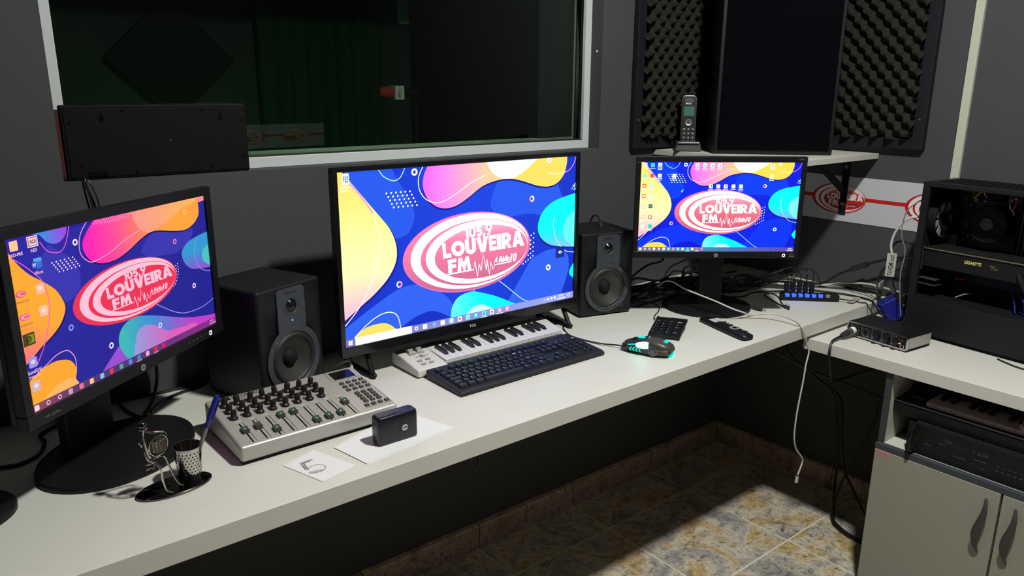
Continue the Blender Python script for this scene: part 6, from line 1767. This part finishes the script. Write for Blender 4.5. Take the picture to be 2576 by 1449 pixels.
a.text('TV/HDMI mod.', 0, 0, 0, 0, (30, 30, 34), 1, 0.015, quad=[(.006, .069), (.006, .004), (.020, .004), (.020, .069)])
tg_ = thing('cable_tag', 'white paper tag with handwriting TV/HDMI on the cables beside the tower', 'tag', (2.292, 1.024, .880), R(-62))
MB().box(-.013, .0002, -.036, .013, .0008, .036).obj('paper', 'tag_paper', tg_)
a.obj('handwriting', 'print', tg_, (0, 0, 0))
MB().tube([(0, .004, .036), (0, .004, .030)], .004, 8, 1).obj('wrap', 'tag_paper', tg_)
cable('white cable lying along the wall towards the computer tower', [(2.30, 1.40, .744), (2.38, 1.30, .7455), (2.425, 1.24, .757), (2.430, 1.16, .772), (2.425, 1.10, .772), (2.41, 1.04, .772), (2.38, .96, .775)], .0034, 'cable_white')
tg2 = thing('cable_tag', 'folded white paper tag around a black cable near the wall', 'tag', (2.36, 1.075, .795), R(-55))
MB().prism([(-.020, -.004), (.004, .018), (.008, -.012), (-.006, -.012)], 0, .0012, 'xz').obj('paper', 'tag_paper', tg2)
cable('black cable looping from the switch box up to the tower back', [(2.262, 1.030, .770), (2.285, 1.052, .790), (2.305, 1.060, .832), (2.305, 1.042, .872), (2.305, .998, .899), (2.31, .950, .912), (2.33, .92, .912)], .0032)
cable('thin grey cable dangling in front of the tower back', [(2.30, .955, 1.09), (2.285, .995, 1.05), (2.28, 1.000, .98), (2.285, .985, .93), (2.275, .985, .86), (2.268, .975, .80), (2.262, .962, .74)], .0016, 'cable_grey')
cable('black cable bending down over the end of the long desk', [(2.14, 1.50, .7445), (2.28, 1.33, .7445), (2.345, 1.20, .7440), (2.352, 1.13, .7440), (2.345, 1.095, .7440), (2.34, 1.079, .735), (2.338, 1.05, .707), (2.36, 1.02, .698)], .0030)
a = Art(.075, .020, 1.0, .0001)
a.rect(0, 0, .075, .020, (196, 194, 188), 0)
a.text('Transmissor LEG', .004, .004, .071, .016, (34, 34, 38), 1, 0.0, 0.2)
tg3 = thing('cable_tag', 'white handwritten paper tag lying flat at the desk corner', 'tag', (2.300, 1.128, D + .0066), R(12))
MB().box(-.0375, -.010, -.0006, .0375, .010, 0).obj('paper', 'tag_paper', tg3)
a.obj('handwriting', 'print', tg3, (0, 0, .0002), FLAT)
for i, p in enumerate(([(2.18, 1.46, .7445), (2.30, 1.36, .7445), (2.40, 1.25, .7445), (2.405, 1.16, .750), (2.36, 1.08, .765), (2.31, 1.05, .775)], [(2.22, 1.50, .7445), (2.34, 1.40, .7445), (2.42, 1.30, .748), (2.425, 1.18, .757), (2.38, 1.09, .770), (2.315, 1.055, .765)], [(2.36, .975, .872), (2.37, 1.02, .86), (2.395, 1.06, .83), (2.40, 1.05, .78), (2.38, 1.01, .745)], [(2.355, .965, .935), (2.35, 1.03, .945), (2.33, 1.045, .925), (2.32, 1.04, .90)], [(2.35, .965, .86), (2.36, 1.00, .83), (2.35, 1.01, .79), (2.33, .99, .75), (2.32, .98, .71)])):
    cable('black cable in the cluster beside the back of the tower', p, .0030, 'cable_black', 'cable', 'cables beside the tower back', 7, 6)
# small plugs by the hub
j3 = thing('audio_plug', 'short black cable with a small jack plug lying beside the right monitor base', 'plug', (0, 0, 0))
MB().tube([(1.93, 1.345, .7425), (1.957, 1.300, .7425), (1.968, 1.270, .7450)], .0018, 6, 4).obj('cord', 'cable_black', j3)
MB().tube([(1.968, 1.270, .7460), (1.9715, 1.243, .7460)], .0048, 10, 1).obj('sleeve', 'rubber', j3)
MB().tube([(1.9715, 1.243, .7460), (1.972, 1.230, .7460)], .0016, 8, 1).obj('tip', 'chrome', j3)
j4 = thing('audio_cable', 'coiled thin black cable with two tiny plugs in front of the USB hub', 'cable', (0, 0, 0))
MB().tube([(2.063, 1.228, .7425), (2.09, 1.275, .7425), (2.125, 1.33, .7425), (2.15, 1.35, .7425), (2.172, 1.340, .7425), (2.150, 1.300, .7425), (2.10, 1.258, .7425), (2.063, 1.224, .7428)], .0020, 6, 6).obj('cord', 'cable_black', j4)
for x, y in ((2.056, 1.216), (2.050, 1.203)):
    p = MB().tube([(x, y, .7425), (x, y, .7520)], .0042, 10, 1).obj('plug', 'rubber', j4)
    MB().tube([(x, y, .7520), (x, y, .7600)], .0014, 8, 1).obj('tip', 'chrome', p)
cable('black cable making a wide curve behind the right monitor base', [(1.99, 1.46, .7425), (2.03, 1.40, .7425), (2.07, 1.375, .7425), (2.13, 1.385, .7425), (2.20, 1.355, .7425), (2.235, 1.325, .7425)], .0026)
cable('thin black cable resting on the right monitor base', [(1.965, 1.385, .7600), (1.93, 1.40, .7610), (1.925, 1.36, .7610), (1.945, 1.31, .7600), (1.955, 1.29, .7560)], .0012)
# cables hanging under the right desk
for lab, p, r in (('black cable hanging from the desk corner to the floor, leftmost of the bundle', [(2.15, 1.33, .690), (2.20, 1.272, .548), (2.25, 1.215, .481), (2.30, 1.174, .428), (2.33, 1.158, .365), (2.33, 1.140, .256), (2.33, 1.129, .142), (2.30, 1.112, .069), (2.27, 1.090, .006), (2.23, 1.06, .006), (2.20, .985, .006), (2.21, .90, .006)], .0045),
                  ('black cable hanging beside the cabinet and sweeping behind it', [(2.22, 1.26, .52), (2.30, 1.174, .432), (2.31, 1.132, .396), (2.30, 1.109, .276), (2.30, 1.088, .169), (2.28, 1.035, .112), (2.25, .973, .065), (2.24, .90, .03)], .0040),
                  ('black cable crossing the hanging bundle and coiling on the floor', [(2.26, .90, .55), (2.30, 1.002, .441), (2.30, 1.012, .369), (2.30, 1.059, .224), (2.28, 1.093, .085), (2.25, 1.085, .006), (2.21, 1.045, .006), (2.19, .975, .006), (2.20, .895, .006)], .0040),
                  ('black cable hung between the desk frame and the wall', [(2.15, 1.30, .56), (2.23, 1.20, .50), (2.28, 1.10, .47), (2.28, .98, .46), (2.27, .89, .47)], .0040)):
    cable(lab, p, r, 'cable_black')
wp = MB().tube([(2.05, 1.30, .655), (2.062, 1.292, .640)], .009, 8, 1).obj('pale_plug', 'cable_grey')
tag(wp, 'pale plug end hanging in the shadow under the desk corner', 'plug')
MB().tube([(2.02, 1.33, .7005), (2.05, 1.30, .655)], .004, 8, 1).obj('cord', 'cable_black', wp)
cable('small black cable loop sagging below the desk edge', [(.803, 1.13, .7005), (.803, 1.13, .672), (.808, 1.13, .658), (.816, 1.13, .654), (.823, 1.13, .660), (.825, 1.13, .7005)], .0022)
cable('grey cable emerging between the left studio monitor and the control surface', [(.735, 1.60, .745), (.748, 1.55, .770), (.742, 1.52, .778), (.730, 1.47, .760), (.735, 1.45, .7425)], .0030, 'cable_white')
